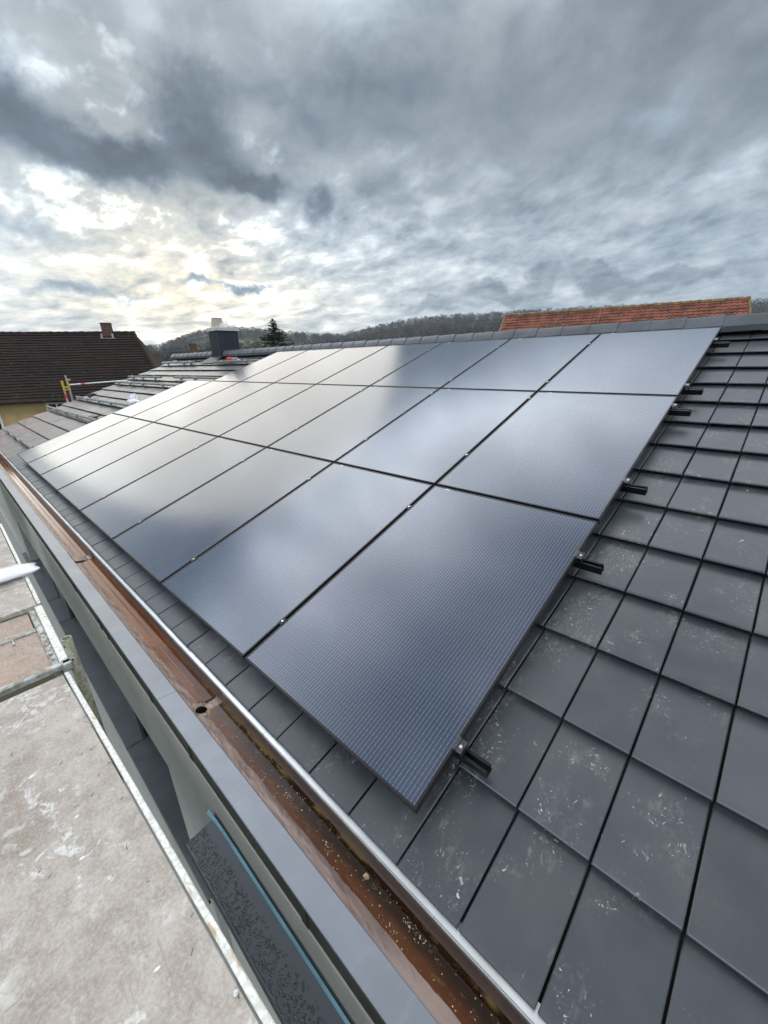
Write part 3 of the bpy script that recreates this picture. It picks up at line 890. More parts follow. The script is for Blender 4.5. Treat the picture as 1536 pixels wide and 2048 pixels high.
# end walls and the rear
wl.box((XF, -0.08, GZ), (XF + 0.3, RY + 5.8, -0.36))
wl.box((XF, RY + 5.6, GZ), (XN, RY + 5.9, -0.6))
wl.add([(XF, 0.05, -0.36), (XF, RY, RZ - 0.14), (XF, RY + 5.8, -0.36), (XF + 0.3, 0.05, -0.36), (XF + 0.3, RY, RZ - 0.14), (XF + 0.3, RY + 5.8, -0.36)],
       [(0, 2, 1), (3, 4, 5), (0, 1, 4, 3), (1, 2, 5, 4)])
build('wall', wl, M['render'], house)
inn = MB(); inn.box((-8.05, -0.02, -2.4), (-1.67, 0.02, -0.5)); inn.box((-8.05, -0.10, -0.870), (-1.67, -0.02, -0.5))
build('dark_recess', inn, M['black'], house)  # near-black colour stands in for the unlit interior
for (xa, xb, nm) in ((-3.6, -2.806, 1), (-6.05, -5.486, 2), (-7.2, -6.25, 3)):
    w = MB()
    w.box((xa, -0.292, -1.612), (xb, -0.03, LZ0 - 0.004))
    o = build('window', w, M['sheet'], house)
    p = MB(); p.box((xb + 0.002, -0.270, -1.60), (xb + 0.006, -0.04, LZ0 - 0.01))
    build('pane', p, M['black'], o)
# parapet cap in lengths, and the front window sill
pc = MB()
pcuts = [-8.6, -6.25, -5.486, -2.806, -1.27]
for a, b in zip(pcuts, pcuts[1:]):
    pc.extr([(-0.14, -1.608), (-0.412, -1.6185), (-0.4175, -1.622), (-0.4175, -1.655), (-0.405, -1.655)], a + 0.002, b - 0.002, nx=6, wob=0.0008)
for a in pcuts[1:-1]:
    pc.extr([(-0.14, -1.6035), (-0.413, -1.614), (-0.4195, -1.618), (-0.4195, -1.655)], a - 0.075, a - 0.004)
build('parapet_cap', pc, M['sheet'], house)
sill = MB()
vs, fs = [], []
nx = 50
for i in range(nx + 1):
    xx = -0.885 + (XN - 0.3 + 0.885) * i / nx
    for (yy, zz) in ((-0.3620, -0.492), (-0.3650, -0.5080), (-0.3720, -0.5140), (-0.43, -0.5235), (-0.5010, -0.5340), (-0.5055, -0.5370), (-0.5055, -0.5660)):
        vs.append((xx, yy, zz + 0.0006 * mnoise.noise((xx * 2, yy * 9, 0))))
for i in range(nx):
    for j in range(6):
        k = i * 7 + j; fs.append((k, k + 7, k + 8, k + 1))
sill.add(vs, fs)
# closed near the free end
sill.add([(-0.885, -0.362, -0.492), (-0.885, -0.372, -0.514), (-0.885, -0.5055, -0.537), (-0.885, -0.5055, -0.566), (-0.885, -0.36, -0.566)], [(0, 1, 2, 3, 4)])
sill_o = build('window_sill', sill, M['wet'], house)
bf = MB()
vs, fs = [], []
for i in range(60):
    xx = -0.925 + (XN - 0.3 + 0.925) * i / 59
    cur = 0.010 * math.exp(-((xx + 0.925) / 0.05))
    wv = 0.0015 * mnoise.noise((xx * 5, 0, 0))
    vs += [(xx, -0.3745 - cur, -0.5125 + wv), (xx, -0.3685 - cur, -0.5000 + wv), (xx, -0.3665 - cur * 0.6, -0.4970 + wv)]
for i in range(59):
    for j in range(2):
        k = i * 3 + j; fs.append((k, k + 3, k + 4, k + 1))
bf.add(vs, fs)
build('protective_film', bf, M['film'], sill_o)

# chimney on the ridge
ch = MB(); CX0, CX1, CY0, CY1 = -11.54, -11.0, 5.03, 5.63
ch.cbox((CX0, CY0, 1.40), (CX1, CY1, 2.281), 0.006)
for xx in (CX0 + 0.19, CX0 + 0.38): ch.box((xx - 0.004, CY0 - 0.006, 1.55), (xx + 0.004, CY0 + 0.01, 2.275))
for yy in (CY0 + 0.21, CY0 + 0.42): ch.box((CX1 - 0.01, yy - 0.004, 1.55), (CX1 + 0.006, yy + 0.004, 2.275))
chim = build('chimney', ch, M['clad'], house)
cc = MB(); cc.cbox((CX0 - 0.05, CY0 - 0.043, 2.281), (CX1 + 0.047, CY1 + 0.043, 2.367), 0.012)
build('chimney_cap', cc, M['concrete'], chim)
po = MB()
N2 = 24
for (r_a, r_b, za, zb) in ((0.185, 0.165, 2.367, 2.42), (0.165, 0.135, 2.42, 2.595)):
    po.tube([(-11.27, 5.20, za), (-11.27, 5.20, zb)], [r_a, r_b], N2)
po.tube([(-11.27, 5.20, 2.590), (-11.27, 5.20, 2.612)], [0.142, 0.142], N2)
build('chimney_pot', po, M['pot'], chim, smooth=False)
fl = MB()
def apron(y): return roofv(0, y, 0).z
fl.add([roofv(CX0 - 0.17, 4.90, -0.108), roofv(CX1 + 0.16, 4.90, -0.108), (CX1 + 0.1, CY0 - 0.004, 1.62), (CX0 - 0.1, CY0 - 0.004, 1.62)], [(0, 1, 2, 3)])
fl.box((CX1, CY0 - 0.01, 1.45), (CX1 + 0.02, CY1 + 0.01, 1.70)); fl.box((CX0 - 0.02, CY0 - 0.012, 1.45), (CX1 + 0.02, CY0 - 0.001, 1.65))
build('chimney_flashing', fl, M['dkplastic'], chim)

# crumpled film left on the chimney cap
def crumple(mb, c, sx, sy, sz, rnd, nu=14, nv=7):
    vs, fs = [], []
    for i in range(nu):
        for j in range(nv + 1):
            th = 2 * math.pi * i / nu; ph = math.pi * j / nv - math.pi / 2
            k = 1 + 0.45 * mnoise.noise((math.cos(th) * 1.7 + c[0], math.sin(th) * 1.7 + c[1], ph * 1.6)) + rnd.uniform(-.12, .12)
            z = math.sin(ph) * sz * k
            vs.append((c[0] + math.cos(th) * math.cos(ph) * sx * k, c[1] + math.sin(th) * math.cos(ph) * sy * k, c[2] + max(z, -0.25 * sz)))
    for i in range(nu):
        for j in range(nv):
            a = i * (nv + 1) + j; b = ((i + 1) % nu) * (nv + 1) + j
            fs.append((a, b, b + 1, a + 1))
    mb.add(vs, fs)
cf = MB(); rcf = random.Random(9)
crumple(cf, (-11.08, 5.29, 2.39), 0.085, 0.15, 0.08, rcf)
crumple(cf, (-11.06, 5.51, 2.395), 0.05, 0.10, 0.045, rcf)
cf.add([(-11.1, 5.35, 2.40), (-11.06, 5.43, 2.41), (-11.08, 5.35, 2.56)], [(0, 1, 2)])
cf.add([(-11.06, 5.46, 2.39), (-11.02, 5.64, 2.50), (-11.06, 5.58, 2.40)], [(0, 1, 2)])
tag(build('plastic_film', cf, M['bag']), 'crumpled white plastic film lying on the chimney cap beside the pot', 'plastic film')

# ------------------------------------------------------------------ solar panels
PW, PH, PX, PY = 1.134, 1.722, 1.154, 1.742
def panel_at(i, j): return RX @ T(-(i + 1) * PX + 0.01 + PW / 2, j * PY + 0.01, 0.0)
m0 = panel_at(0, 0)
ordn = ['first', 'second', 'third', 'fourth', 'fifth', 'sixth', 'seventh', 'eighth']
rown = ['bottom', 'middle', 'top']
def plabel(i, j):
    n = 7 if j == 2 else 8
    if i == 0:
        return ['black solar panel nearest the camera, bottom row, blue sheen and clear cell lines',
                'black solar panel at the right end of the middle row, beside bare tiles',
                'black solar panel at the right end of the top row, under the ridge'][j]
    if i == n - 1:
        return 'pale glaring solar panel at the far left end of the %s row' % rown[j] if j < 2 else 'solar panel at the far left end of the top row, mirroring the chimney'
    return 'black framed solar panel, %s from the right end in the %s row' % (ordn[i], rown[j])
pan = thing('solar_panel', m0, plabel(0, 0), 'solar panel', 'solar panels on the tiled roof')
f = MB(); L = 0.011; hw = PW / 2
c_ = 0.0012
def fbar(a, b):
    f.cbox(a, b, c_)
f.cbox((-hw, 0, -0.035), (-hw + L, PH, 0.0), c_); f.cbox((hw - L, 0, -0.035), (hw, PH, 0.0), c_)
f.cbox((-hw + L, 0, -0.035), (hw - L, L, -0.0003), c_); f.cbox((-hw + L, PH - L, -0.035), (hw - L, PH, -0.0003), c_)
fr_o = build('frame', f, M['frame'], pan, m0)
gl = MB(); gl.box((-hw + L - 0.002, L - 0.002, -0.008), (hw - L + 0.002, PH - L + 0.002, -0.0022))
gl_o = build('glass', gl, M['cell'], pan, m0)
st = MB(); st.box((-hw + 0.105, PH - 0.0195, -0.0022), (-hw + 0.145, PH - 0.0125, -0.0018))
st_o = build('sticker', st, M['sticker'], pan, m0)
for j in range(3):
    for i in range(8 if j < 2 else 7):
        if i == 0 and j == 0: continue
        dup(pan, panel_at(i, j) , plabel(i, j))

# ------------------------------------------------------------------ mounting rails
RYS = [0.275, 1.43, 2.19, 3.31, 3.71, 4.84]
rlab = ['black mounting rail under the bottom panel row, the lowest rail of all',
        'black mounting rail near the upper edge of the bottom panel row',
        'black mounting rail near the lower edge of the middle panel row',
        'black mounting rail near the upper edge of the middle panel row',
        'black mounting rail near the lower edge of the top panel row',
        'black mounting rail near the upper edge of the top row, below the ridge']
def rail_mesh(mb, x0, x1, y):
    h_ = 0.020
    mb.box((x0, y - h_, -0.079), (x1, y + h_, -0.0755))
    mb.box((x0, y - h_, -0.0755), (x1, y - h_ + 0.0035, -0.0365)); mb.box((x0, y + h_ - 0.0035, -0.0755), (x1, y + h_, -0.0365))
    mb.box((x0, y - h_ + 0.0035, -0.0400), (x1, y - h_ + 0.0115, -0.0368)); mb.box((x0, y + h_ - 0.0115, -0.0400), (x1, y + h_ - 0.0035, -0.0368))
def bolt_mesh(mb, x, y, z):
    n = 14; vs = []
    for r_, zz in ((0.0068, z - 0.012), (0.0068, z + 0.0035), (0.0058, z + 0.0050), (0.0030, z + 0.0050), (0.0024, z + 0.0015)):
        for k in range(n):
            a = 2 * math.pi * k / n; vs.append((x + math.cos(a) * r_, y + math.sin(a) * r_, zz))
    fs = [(l * n + k, l * n + (k + 1) % n, (l + 1) * n + (k + 1) % n, (l + 1) * n + k) for l in range(4) for k in range(n)]
    fs.append(tuple(4 * n + k for k in range(n)))
    mb.add(vs, fs)
def end_clamp_mesh(mb, x, y, s=1):
    w = 0.026
    xs_ = lambda a: x + s * a
    def bx(a0, a1, z0, z1):
        p, q_ = sorted((xs_(a0), xs_(a1))); mb.cbox((p, y - w, z0), (q_, y + w, z1), 0.001)
    bx(0.0015, 0.0045, -0.036, -0.0022)
    bx(-0.009, 0.0045, 0.0004, 0.0030)
    bx(0.0045, 0.030, -0.0052, -0.0022)
    bx(0.027, 0.030, -0.034, -0.0052); bx(0.0285, 0.0315, -0.010, 0.0015)
for idx, y in enumerate(RYS):
    top = idx >= 4
    ncol = 7 if top else 8
    xe = -ncol * PX + 0.01
    xn = 0.115
    r_m = RX @ T(-4.0, y, -0.0755)
    rail = thing('mounting_rail', r_m, rlab[idx], 'mounting rail', 'black mounting rails under the solar panels')
    b = MB(); rail_mesh(b, xe - 0.07, xn, y)
    build('channel', b, M['rail'], rail, RX)
    ec = MB(); end_clamp_mesh(ec, -0.01, y)
    e_o = build('end_clamp', ec, M['clampm'], rail, RX)
    bt = MB(); bolt_mesh(bt, 0.008, y - 0.003, -0.001); build('bolt', bt, M['bolt'], e_o, RX)
    ec = MB(); end_clamp_mesh(ec, xe, y, -1)
    build('end_clamp', ec, M['rail'], rail, RX)
    for i in range(1, ncol):
        xx = -i * PX
        mc = MB()
        mc.cbox((xx - 0.0185, y - 0.022, 0.0004), (xx + 0.0185, y + 0.022, 0.0026), 0.0008)
        mc.box((xx - 0.0075, y - 0.022, -0.035), (xx - 0.0055, y + 0.022, 0.0004)); mc.box((xx + 0.0055, y - 0.022, -0.035), (xx + 0.0075, y + 0.022, 0.0004))
        c_o = build('mid_clamp', mc, M['rail'], rail, RX)
        bt = MB(); bolt_mesh(bt, xx, y, 0.0022); build('bolt', bt, M['bolt'], c_o, RX)
    for xx in [0.03 - 1.05 * k for k in range(1, int((0.03 - xe) / 1.05) + 1)]:
        hk = MB()
        hk.box((xx - 0.09, y - 0.024, -0.1150), (xx - 0.05, y + 0.018, -0.0795)); hk.box((xx - 0.088, y + 0.018, -0.1440), (xx - 0.052, y + 0.30, -0.1390))
        build('roof_hook', hk, M['rail'], rail, RX)

# bare rails on the far part of the roof
def far_rail(x0, x1, y, label, hooks):
    r = thing('bare_rail', RX @ T((x0 + x1) / 2, y, -0.08), label, 'mounting rail', 'bare rails on the far tiles')
    b = MB()
    rail_mesh(b, x0, x1, y)
    build('channel', b, M['galv'], r, RX)  # pale metal colour puts the sky's reflection into these black rails
    for xx in hooks:
        k = MB()
        k.cbox((xx - 0.035, y - 0.055, -0.118), (xx + 0.035, y - 0.020, -0.030), 0.006); k.cbox((xx - 0.025, y - 0.050, -0.030), (xx + 0.025, y - 0.024, -0.006), 0.004)
        k.box((xx - 0.03, y - 0.02, -0.10), (xx + 0.03, y + 0.06, -0.082))
        build('roof_hook', k, M['alu'], r, RX)
far_rail(-13.65, -9.42, 0.275, 'bare pale rail on the far tiles, lowest one beside the gutter', [-13.1, -12.0, -10.9])
far_rail(-14.75, -9.42, 1.47, 'bare pale rail on the far tiles, second lowest, jutting past the verge', [-13.4, -12.2, -11.1])
far_rail(-14.35, -9.42, 2.19, 'bare pale rail on the far tiles beside the clear plastic bag', [-13.9, -13.1, -11.9, -10.9])
far_rail(-14.35, -9.42, 3.31, 'long bare pale rail with hooks directly below a broken pair of rails', [-13.9, -12.8, -11.8, -10.4])
far_rail(-14.30, -11.60, 3.74, 'short bare pale rail at the verge, left one of the broken pair', [-13.8, -13.0, -12.0])
far_rail(-10.80, -8.30, 3.76, 'short bare pale rail ending at the top panel row, right one of the pair', [-10.3, -9.5])
far_rail(-14.35, -11.90, 4.88, 'short bare pale rail with hooks to the left of the dark chimney', [-13.8, -12.6, -12.1])
far_rail(-10.55, -8.30, 4.84, 'short bare pale rail in front of the dark chimney, beside the red tool', [-10.1, -8.9])

# ------------------------------------------------------------------ things left on the far roof
bg = MB(); rb = random.Random(21)
nu, nv = 18, 9
c0 = roofv(-9.85, 2.36, -0.08)
crumple(bg, (c0.x, c0.y, c0.z), 0.27, 0.10, 0.075, rb, 18, 9)
crumple(bg, (c0.x - 0.24, c0.y + 0.10, c0.z + 0.05), 0.15, 0.09, 0.11, rb, 14, 8)
tag(build('plastic_bag', bg, M['bag']), 'small clear crumpled plastic bag lying on the far tiles by the panels', 'plastic bag')
def capsule(mb, a, b, r): mb.tube([a, tuple(Vector(a).lerp(Vector(b), 0.08)), tuple(Vector(a).lerp(Vector(b), 0.92)), b], [r * 0.6, r, r, r * 0.6], 10)
br = thing('hand_brush', RX @ T(-10.0, 1.66, -0.10), 'dark hand brush lying on reddish tiles at the panel edge', 'brush')
b = MB(); b.cbox((-10.36, 1.52, -0.118), (-10.0, 1.60, -0.055), 0.01); b.box((-10.35, 1.53, -0.125), (-10.01, 1.59, -0.118))
build('head', b, M['dkplastic'], br, RX)
b = MB(); b.tube([(-10.0, 1.56, -0.07), (-9.93, 1.70, -0.07), (-9.72, 1.72, -0.085)], 0.014, 8); build('handle', b, mat("brown_handle", (0.12, 0.04, 0.025), 0.5), br, RX)
dl = thing('cordless_screwdriver', RX @ T(-13.4, 2.42, -0.08), 'small black power tool lying on the far tiles near the verge', 'power tool')
b = MB(); b.tube([(-13.60, 2.34, -0.06), (-13.46, 2.38, -0.05), (-13.30, 2.43, -0.05)], [0.035, 0.05, 0.035], 10); b.tube([(-13.30, 2.43, -0.05), (-13.18, 2.46, -0.05)], 0.014, 8)
build('body', b, M['dkplastic'], dl, RX)
b = MB(); b.tube([(-13.42, 2.38, -0.06), (-13.40, 2.30, -0.09)], 0.03, 8); build('handle', b, M['dkplastic'], dl, RX)
rdt = thing('angle_grinder', RX @ T(-9.8, 5.0, -0.08), 'red and black power tool lying on tiles right of the chimney', 'power tool')
b = MB(); capsule(b, (-10.10, 4.99, -0.06), (-9.86, 5.0, -0.06), 0.055); build('body', b, M['red'], rdt, RX)
b = MB(); b.tube([(-9.86, 5.0, -0.06), (-9.66, 5.02, -0.06)], [0.03, 0.045], 10); b.tube([(-9.63, 5.02, -0.10), (-9.63, 5.02, -0.08)], 0.06, 14); build('head', b, M['alu'], rdt, RX)
b = MB(); b.tube([(-10.10, 4.98, -0.07), (-10.35, 4.93, -0.09), (-10.55, 5.02, -0.10), (-10.75, 4.95, -0.10)], 0.008, 6); build('cable', b, M['dkplastic'], rdt, RX)

# ------------------------------------------------------------------ scaffold along the eave
DZ = -0.10
def deck_board(name, x0, x1, ya, yb, width, label, mm, dz=DZ, lip=True):
    """ya, yb: the edge next to the house at x0 and x1"""
    t = thing(name, T((x0 + x1) / 2, (ya + yb) / 2 - width / 2, dz), label, 'scaffold deck')
    n = 24; vs, fs = [], []
    for i in range(n + 1):
        xx = x0 + (x1 - x0) * i / n; ye = ya + (yb - ya) * i / n
        for j in range(13):
            yy = ye - 0.0275 - (width - 0.0275) * j / 12
            vs.append((xx, yy, dz + 0.0014 * mnoise.noise((xx * 3, yy * 5, 0.0))))
    for i in range(n):
        for j in range(12):
            k = i * 13 + j; fs.append((k, k + 13, k + 14, k + 1))
    b = MB(); b.add(vs, fs)
    b.add([(x0, ya - 0.022, dz), (x0, ya - width, dz), (x0, ya - width, dz - 0.03), (x0, ya - 0.022, dz - 0.03)], [(0, 1, 2, 3)])
    b.add([(x1, yb - 0.022, dz), (x1, yb - width, dz), (x1, yb - width, dz - 0.03), (x1, yb - 0.022, dz - 0.03)], [(3, 2, 1, 0)])
    build('board', b, mm, t)
    if lip:
        e = MB(); n = 50; vs, fs = [], []
        for i in range(n + 1):
            xx = x0 + (x1 - x0) * i / n; ye = ya + (yb - ya) * i / n + 0.0012 * mnoise.noise((xx * 6, 0, 0))
            for (dy_, z_) in ((-0.021, -0.02), (-0.0205, 0.004), (-0.018, 0.0065), (-0.003, 0.0065), (0.0, 0.004), (0.0, -0.055)):
                vs.append((xx, ye + dy_, dz + z_ + 0.0008 * mnoise.noise((xx * 11, dy_ * 90, 1))))
        for i in range(n):
            for j in range(5):
                k = i * 6 + j; fs.append((k, k + 6, k + 7, k + 1))
        e.add(vs, fs)
        build('edge_profile', e, M['lip'], t)
    return t
near = deck_board('scaffold_deck', -1.885, 1.6, -0.628, -0.512, 0.75, 'large worn scaffold board with pale edge strip, nearest the camera', M['deck'])
sc_ = MB(); bolt_mesh(sc_, 0, 0, 0)
s2 = MB()
for v_, in zip(sc_.v): pass
s2.add([(v[0] * 1.15 - 0.107, v[1] * 1.15 - 0.606, v[2] * 0.8 + DZ + 0.002) for v in sc_.v], sc_.f)
build('screw', s2, M['bolt'], near)
rl_ = random.Random(31)
lit = MB()
for _ in range(46):                              # needles, straw and slivers caught along the edge
    xx = rl_.uniform(-1.75, 0.7); dd = abs(rl_.gauss(0, 0.05)) + 0.028 if rl_.random() < 0.7 else rl_.uniform(0.05, 0.45)
    yy = -0.628 + (xx + 1.885) / 3.485 * 0.116 - dd
    an = rl_.gauss(2.3, 0.6); ln = rl_.uniform(0.008, 0.030)
    e_ = Vector((math.cos(an), math.sin(an), 0.12)) * ln
    lit.tube([(xx, yy, DZ + 0.003), (xx + e_.x * 0.5, yy + e_.y * 0.5 + rl_.gauss(0, 0.002), DZ + 0.005), (xx + e_.x, yy + e_.y, DZ + 0.003 + e_.z * rl_.random())], [0.0010, 0.0009, 0.0004], 5, rl_.choice((0, 0, 1)))
for _ in range(60):
    lump(lit, (rl_.uniform(-1.8, 0.6), rl_.uniform(-1.2, -0.66), DZ + 0.0005), rl_.uniform(0.0012, 0.0042), rl_, 0.5, 6)
    lit.mi[-13:] = [1] * 13
tag(build('litter', lit, [M['dkplastic'], M['concrete']], near), kind='stuff')
deck_board('scaffold_deck', -3.285, -2.86, -0.602, -0.604, 0.75, 'short worn scaffold board between the plastic bag and the plywood hatch', M['deck'])
deck_board('scaffold_deck', -5.15, -3.292, -0.600, -0.602, 0.75, 'worn scaffold board lying beneath the folded plastic bag', M['deck'])
deck_board('scaffold_deck', -9.3, -6.1, -0.56, -0.56, 0.75, 'most distant scaffold board, a pale sliver at the left edge', M['deck'])
# plywood hatch with its surround
ht = thing('plywood_hatch', T(-2.42, -0.95, DZ - 0.035), 'brown plywood hatch set into the scaffold walkway, framed in grey metal', 'hatch')
b = MB(); b.box((-2.525, -1.3, DZ - 0.045), (-2.02, -0.682, DZ - 0.030)); b.box((-2.835, -1.3, DZ - 0.045), (-2.575, -0.690, DZ - 0.030))
build('board', b, M['hatch'], ht)
b = MB(); b.cbox((-2.575, -1.3, DZ - 0.05), (-2.525, -0.682, DZ - 0.018), 0.004); b.cbox((-2.86, -0.682, DZ - 0.06), (-1.98, -0.645, DZ - 0.022), 0.004)
for k in range(7): b.cbox((-2.50 + 0.06 * k, -0.674, DZ - 0.022), (-2.47 + 0.06 * k, -0.655, DZ - 0.016), 0.002)
build('surround', b, M['galv'], ht)
b = MB(); b.cbox((-2.855, -0.645, DZ - 0.05), (-1.975, -0.604, DZ - 0.004), 0.004)
build('edge_profile', b, M['lip'], ht)
b = MB(); b.tube([(-2.56, -0.80, DZ - 0.027), (-2.46, -0.80, DZ - 0.027)], 0.006, 8); build('knob', b, M['galv'], ht)
# frame: standard with cross tube
sf = thing('scaffold', T(-1.97, -0.59, GZ), 'galvanised scaffold pole with cross tube at the end of the near board', 'scaffold')
b = MB(); n = 28; vs = []
for r_, zz in ((0.0242, GZ), (0.0242, 0.052), (0.0236, 0.055), (0.0206, 0.055), (0.0200, 0.052), (0.0200, -0.35)):
    for k in range(n):
        a = 2 * math.pi * k / n; vs.append((-1.97 + math.cos(a) * r_, -0.586 + math.sin(a) * r_, zz))
b.add(vs, [(l * n + k, l * n + (k + 1) % n, (l + 1) * n + (k + 1) % n, (l + 1) * n + k) for l in range(5) for k in range(n)])
po_ = build('standard', b, M['pole'], sf, smooth=False)
b = MB()
for zz, yy in ((0.012, -0.3), (-0.075, 0.5)):
    a = -0.75 + yy * 0.9
    c = Vector((-1.97 + math.cos(a) * 0.0244, -0.586 + math.sin(a) * 0.0244, zz)); nrm = Vector((math.cos(a), math.sin(a), 0))
    b.tube([c - nrm * 0.002, c + nrm * 0.0006], 0.0052, 10)
build('pin_hole', b, M['black'], po_)
b = MB(); b.cbox((-1.969, -2.2, DZ - 0.002), (-1.936, -0.598, DZ + 0.032), 0.006); b.cbox((-1.985, -0.64, DZ - 0.01), (-1.925, -0.600, DZ + 0.032), 0.005)
build('cross_tube', b, M['galv'], sf)
# plastic bag on the boards: a folded clear tube
bg = MB(); nu, nv = 26, 16; vs, fs = [], []
for i in range(nu + 1):
    u = i / nu
    cy_ = -0.53 - 0.95 * u; cx_ = -3.56 + 0.02 * math.sin(u * 5)
    w = (0.085 + 0.095 * min(1, u * 4.5)) * (1 + 0.12 * mnoise.noise((u * 7, 0, 0)))
    hh = 0.030 + 0.035 * min(1, u * 3)
    for j in range(nv):
        a = 2 * math.pi * j / nv
        k = 1 + 0.35 * mnoise.noise((u * 9, math.cos(a) * 1.6, math.sin(a) * 1.6))
        vs.append((cx_ + math.cos(a) * w * k, cy_ + 0.05 * mnoise.noise((a, u * 4, 3)), DZ + 0.008 + hh * 0.5 + math.sin(a) * hh * 0.5 * k))
for i in range(nu):
    for j in range(nv):
        k = i * nv + j; k2 = i * nv + (j + 1) % nv
        fs.append((k, k2, k2 + nv, k + nv))
fs.append(tuple(range(nv - 1, -1, -1)))
bg.add(vs, fs)
tag(build('plastic_bag', bg, M['bag'], smooth=True), 'long folded clear plastic bag lying across the scaffold boards', 'plastic bag')

# scaffold posts beyond the far gable
fs_ = thing('guardrail', T(-15.4, 2.1, GZ), 'grey and yellow scaffold posts with red tape beyond the far verge', 'scaffold')
for (y, zt, ztop) in ((2.045, 0.80, 1.07), (2.178, 0.86, 1.10)):
    b = MB(); b.tube([(-15.4, y, GZ), (-15.4, y, zt)], 0.030, 12); p_ = build('post', b, M['galv'], fs_)
    b = MB(); b.tube([(-15.4, y, zt), (-15.4, y, ztop)], 0.031, 12); build('yellow_sleeve', b, M['ypaint'], p_)
    if y < 2.1:
        b = MB(); b.tube([(-15.4, y, 0.555), (-15.4, y, 0.69)], 0.034, 12); build('red_band', b, M['red'], p_)
    else:
        b = MB(); b.tube([(-15.4, y, ztop), (-15.4, y - 0.012, 1.215)], 0.022, 10); b.box((-15.45, y - 0.03, 1.07), (-15.36, y + 0.09, 1.11)); build('spigot', b, M['pole'], p_)
b = MB(); b.box((-15.43, 2.03, 0.86), (-15.37, 2.20, 0.90)); b.box((-15.43, 2.03, 0.79), (-15.37, 2.20, 0.82)); build('coupler', b, M['ypaint'], fs_)
b = MB(); b.tube([(-15.4, 2.17, 0.938), (-15.4, 4.2, 1.0)], 0.024, 10); rl = build('guardrail', b, M['alu'], fs_)
b = MB(); b.tube([(-15.4, 2.50, 0.948), (-15.4, 2.62, 0.952)], 0.027, 10); build('red_band', b, M['red'], rl)

# ------------------------------------------------------------------ neighbour's house on the left
def frame_basis(origin, th):
    """local x along the ridge, y out of the slope facing us, z up"""
    r = Vector((math.cos(R(th)), math.sin(R(th)), 0)); n = r.cross(Vector((0, 0, 1)))
    return Matrix(((r.x, n.x, 0, origin[0]), (r.y, n.y, 0, origin[1]), (0, 0, 1, origin[2]), (0, 0, 0, 1)))
def roof_slope(mb, a, b, c, d, rows, step, mi=0, wave=0.0, wl=0.25, jit=0.0, seed=1):
    """overlapping courses on the quad a-b (ridge) to d-c (eave), each a stepped strip, split into tiles"""
    rnd = random.Random(seed)
    a, b, c, d = map(Vector, (a, b, c, d))
    nrm = (b - a).cross(d - a).normalized()
    if nrm.z < 0: nrm = -nrm
    for r_ in range(rows):
        t0, t1 = r_ / rows, (r_ + 1.08) / rows
        p0, p1, p2, p3 = a.lerp(d, t0), b.lerp(c, t0), b.lerp(c, min(t1, 1.02)), a.lerp(d, min(t1, 1.02))
        L_ = (p2 - p3).length; n = max(2, int(L_ / wl))
        sub = 4 if wave else 1
        vs, fs = [], []
        for i in range(n * sub + 1):
            u = i / (n * sub)
            k = nrm * (wave * math.sin(2 * math.pi * i / sub)) if wave else Vector((0, 0, 0))
            j = nrm * (rnd.uniform(-jit, jit))
            q0, q1 = p0.lerp(p1, u), p3.lerp(p2, u)
            vs += [q0 + k + nrm * 0.002, q1 + k + j + nrm * step, q1 + k + j * 0.5 - nrm * 0.004]
        for i in range(n * sub):
            for m_ in range(2):
                k = i * 3 + m_; fs.append((k, k + 1, k + 4, k + 3))
        mb.add(vs, fs, mi)
    mb.add([a - nrm * 0.03, b - nrm * 0.03, c - nrm * 0.03, d - nrm * 0.03], [(0, 1, 2, 3)], mi)
NB = frame_basis((-24.213, 7.112, GZ), 62.0)
nh = thing('old_house', NB, 'ochre house with large mossy brown tiled roof and brick chimney', 'house')
zr, ze = 3.032 - GZ, 0.11 - GZ
run = 4.28 * math.cos(R(43))
rs = MB()
XL = -15.0
hipx = 1.50
roof_slope(rs, (XL, 0, zr), (0, 0, zr), (hipx, run, ze), (XL, run, ze), 25, 0.045, 0, 0.0, 0.19, 0.010, 3)
roof_slope(rs, (0.0, 0, zr), (0.001, 0, zr), (hipx, -run, ze), (hipx, run, ze), 25, 0.025, 0, 0.0, 0.19, 0.006, 4)
roof_slope(rs, (XL, 0, zr), (0, 0, zr), (hipx, -run, ze), (XL, -run, ze), 12, 0.025, 0, 0.0, 0.4, 0.004, 5)
nr = build('roof', rs, M['oldroof'], nh, NB)
rd = MB()
xx = XL
rnd_ = random.Random(2)
while xx < 0:
    rd.tube([(xx, 0, zr - 0.03 + rnd_.uniform(-.008, .008)), (xx + 0.34, 0, zr - 0.02 + rnd_.uniform(-.008, .008))], [0.085, 0.10], 8); xx += 0.32
for s in range(17):
    t = s / 17; a = Vector((0, 0, zr)).lerp(Vector((hipx, run, ze)), t); b_ = Vector((0, 0, zr)).lerp(Vector((hipx, run, ze)), t + 0.065)
    rd.tube([a, b_], [0.07, 0.085], 8)
build('ridge_tiles', rd, M['oldroof'], nr, NB)
wl2 = MB(); wl2.box((XL, -run + 0.4, 0), (hipx - 0.45, run - 0.45, ze + 0.12))
build('wall', wl2, M['yellow'], nh, NB)
ea = MB(); ea.box((XL, run - 0.44, ze - 0.06), (hipx - 0.05, run + 0.02, ze - 0.03)); ea.tube([(XL, run + 0.06, ze - 0.04), (hipx, run + 0.06, ze - 0.04)], 0.06, 8)
build('eave_gutter', ea, M['oldroof'], nh, NB)
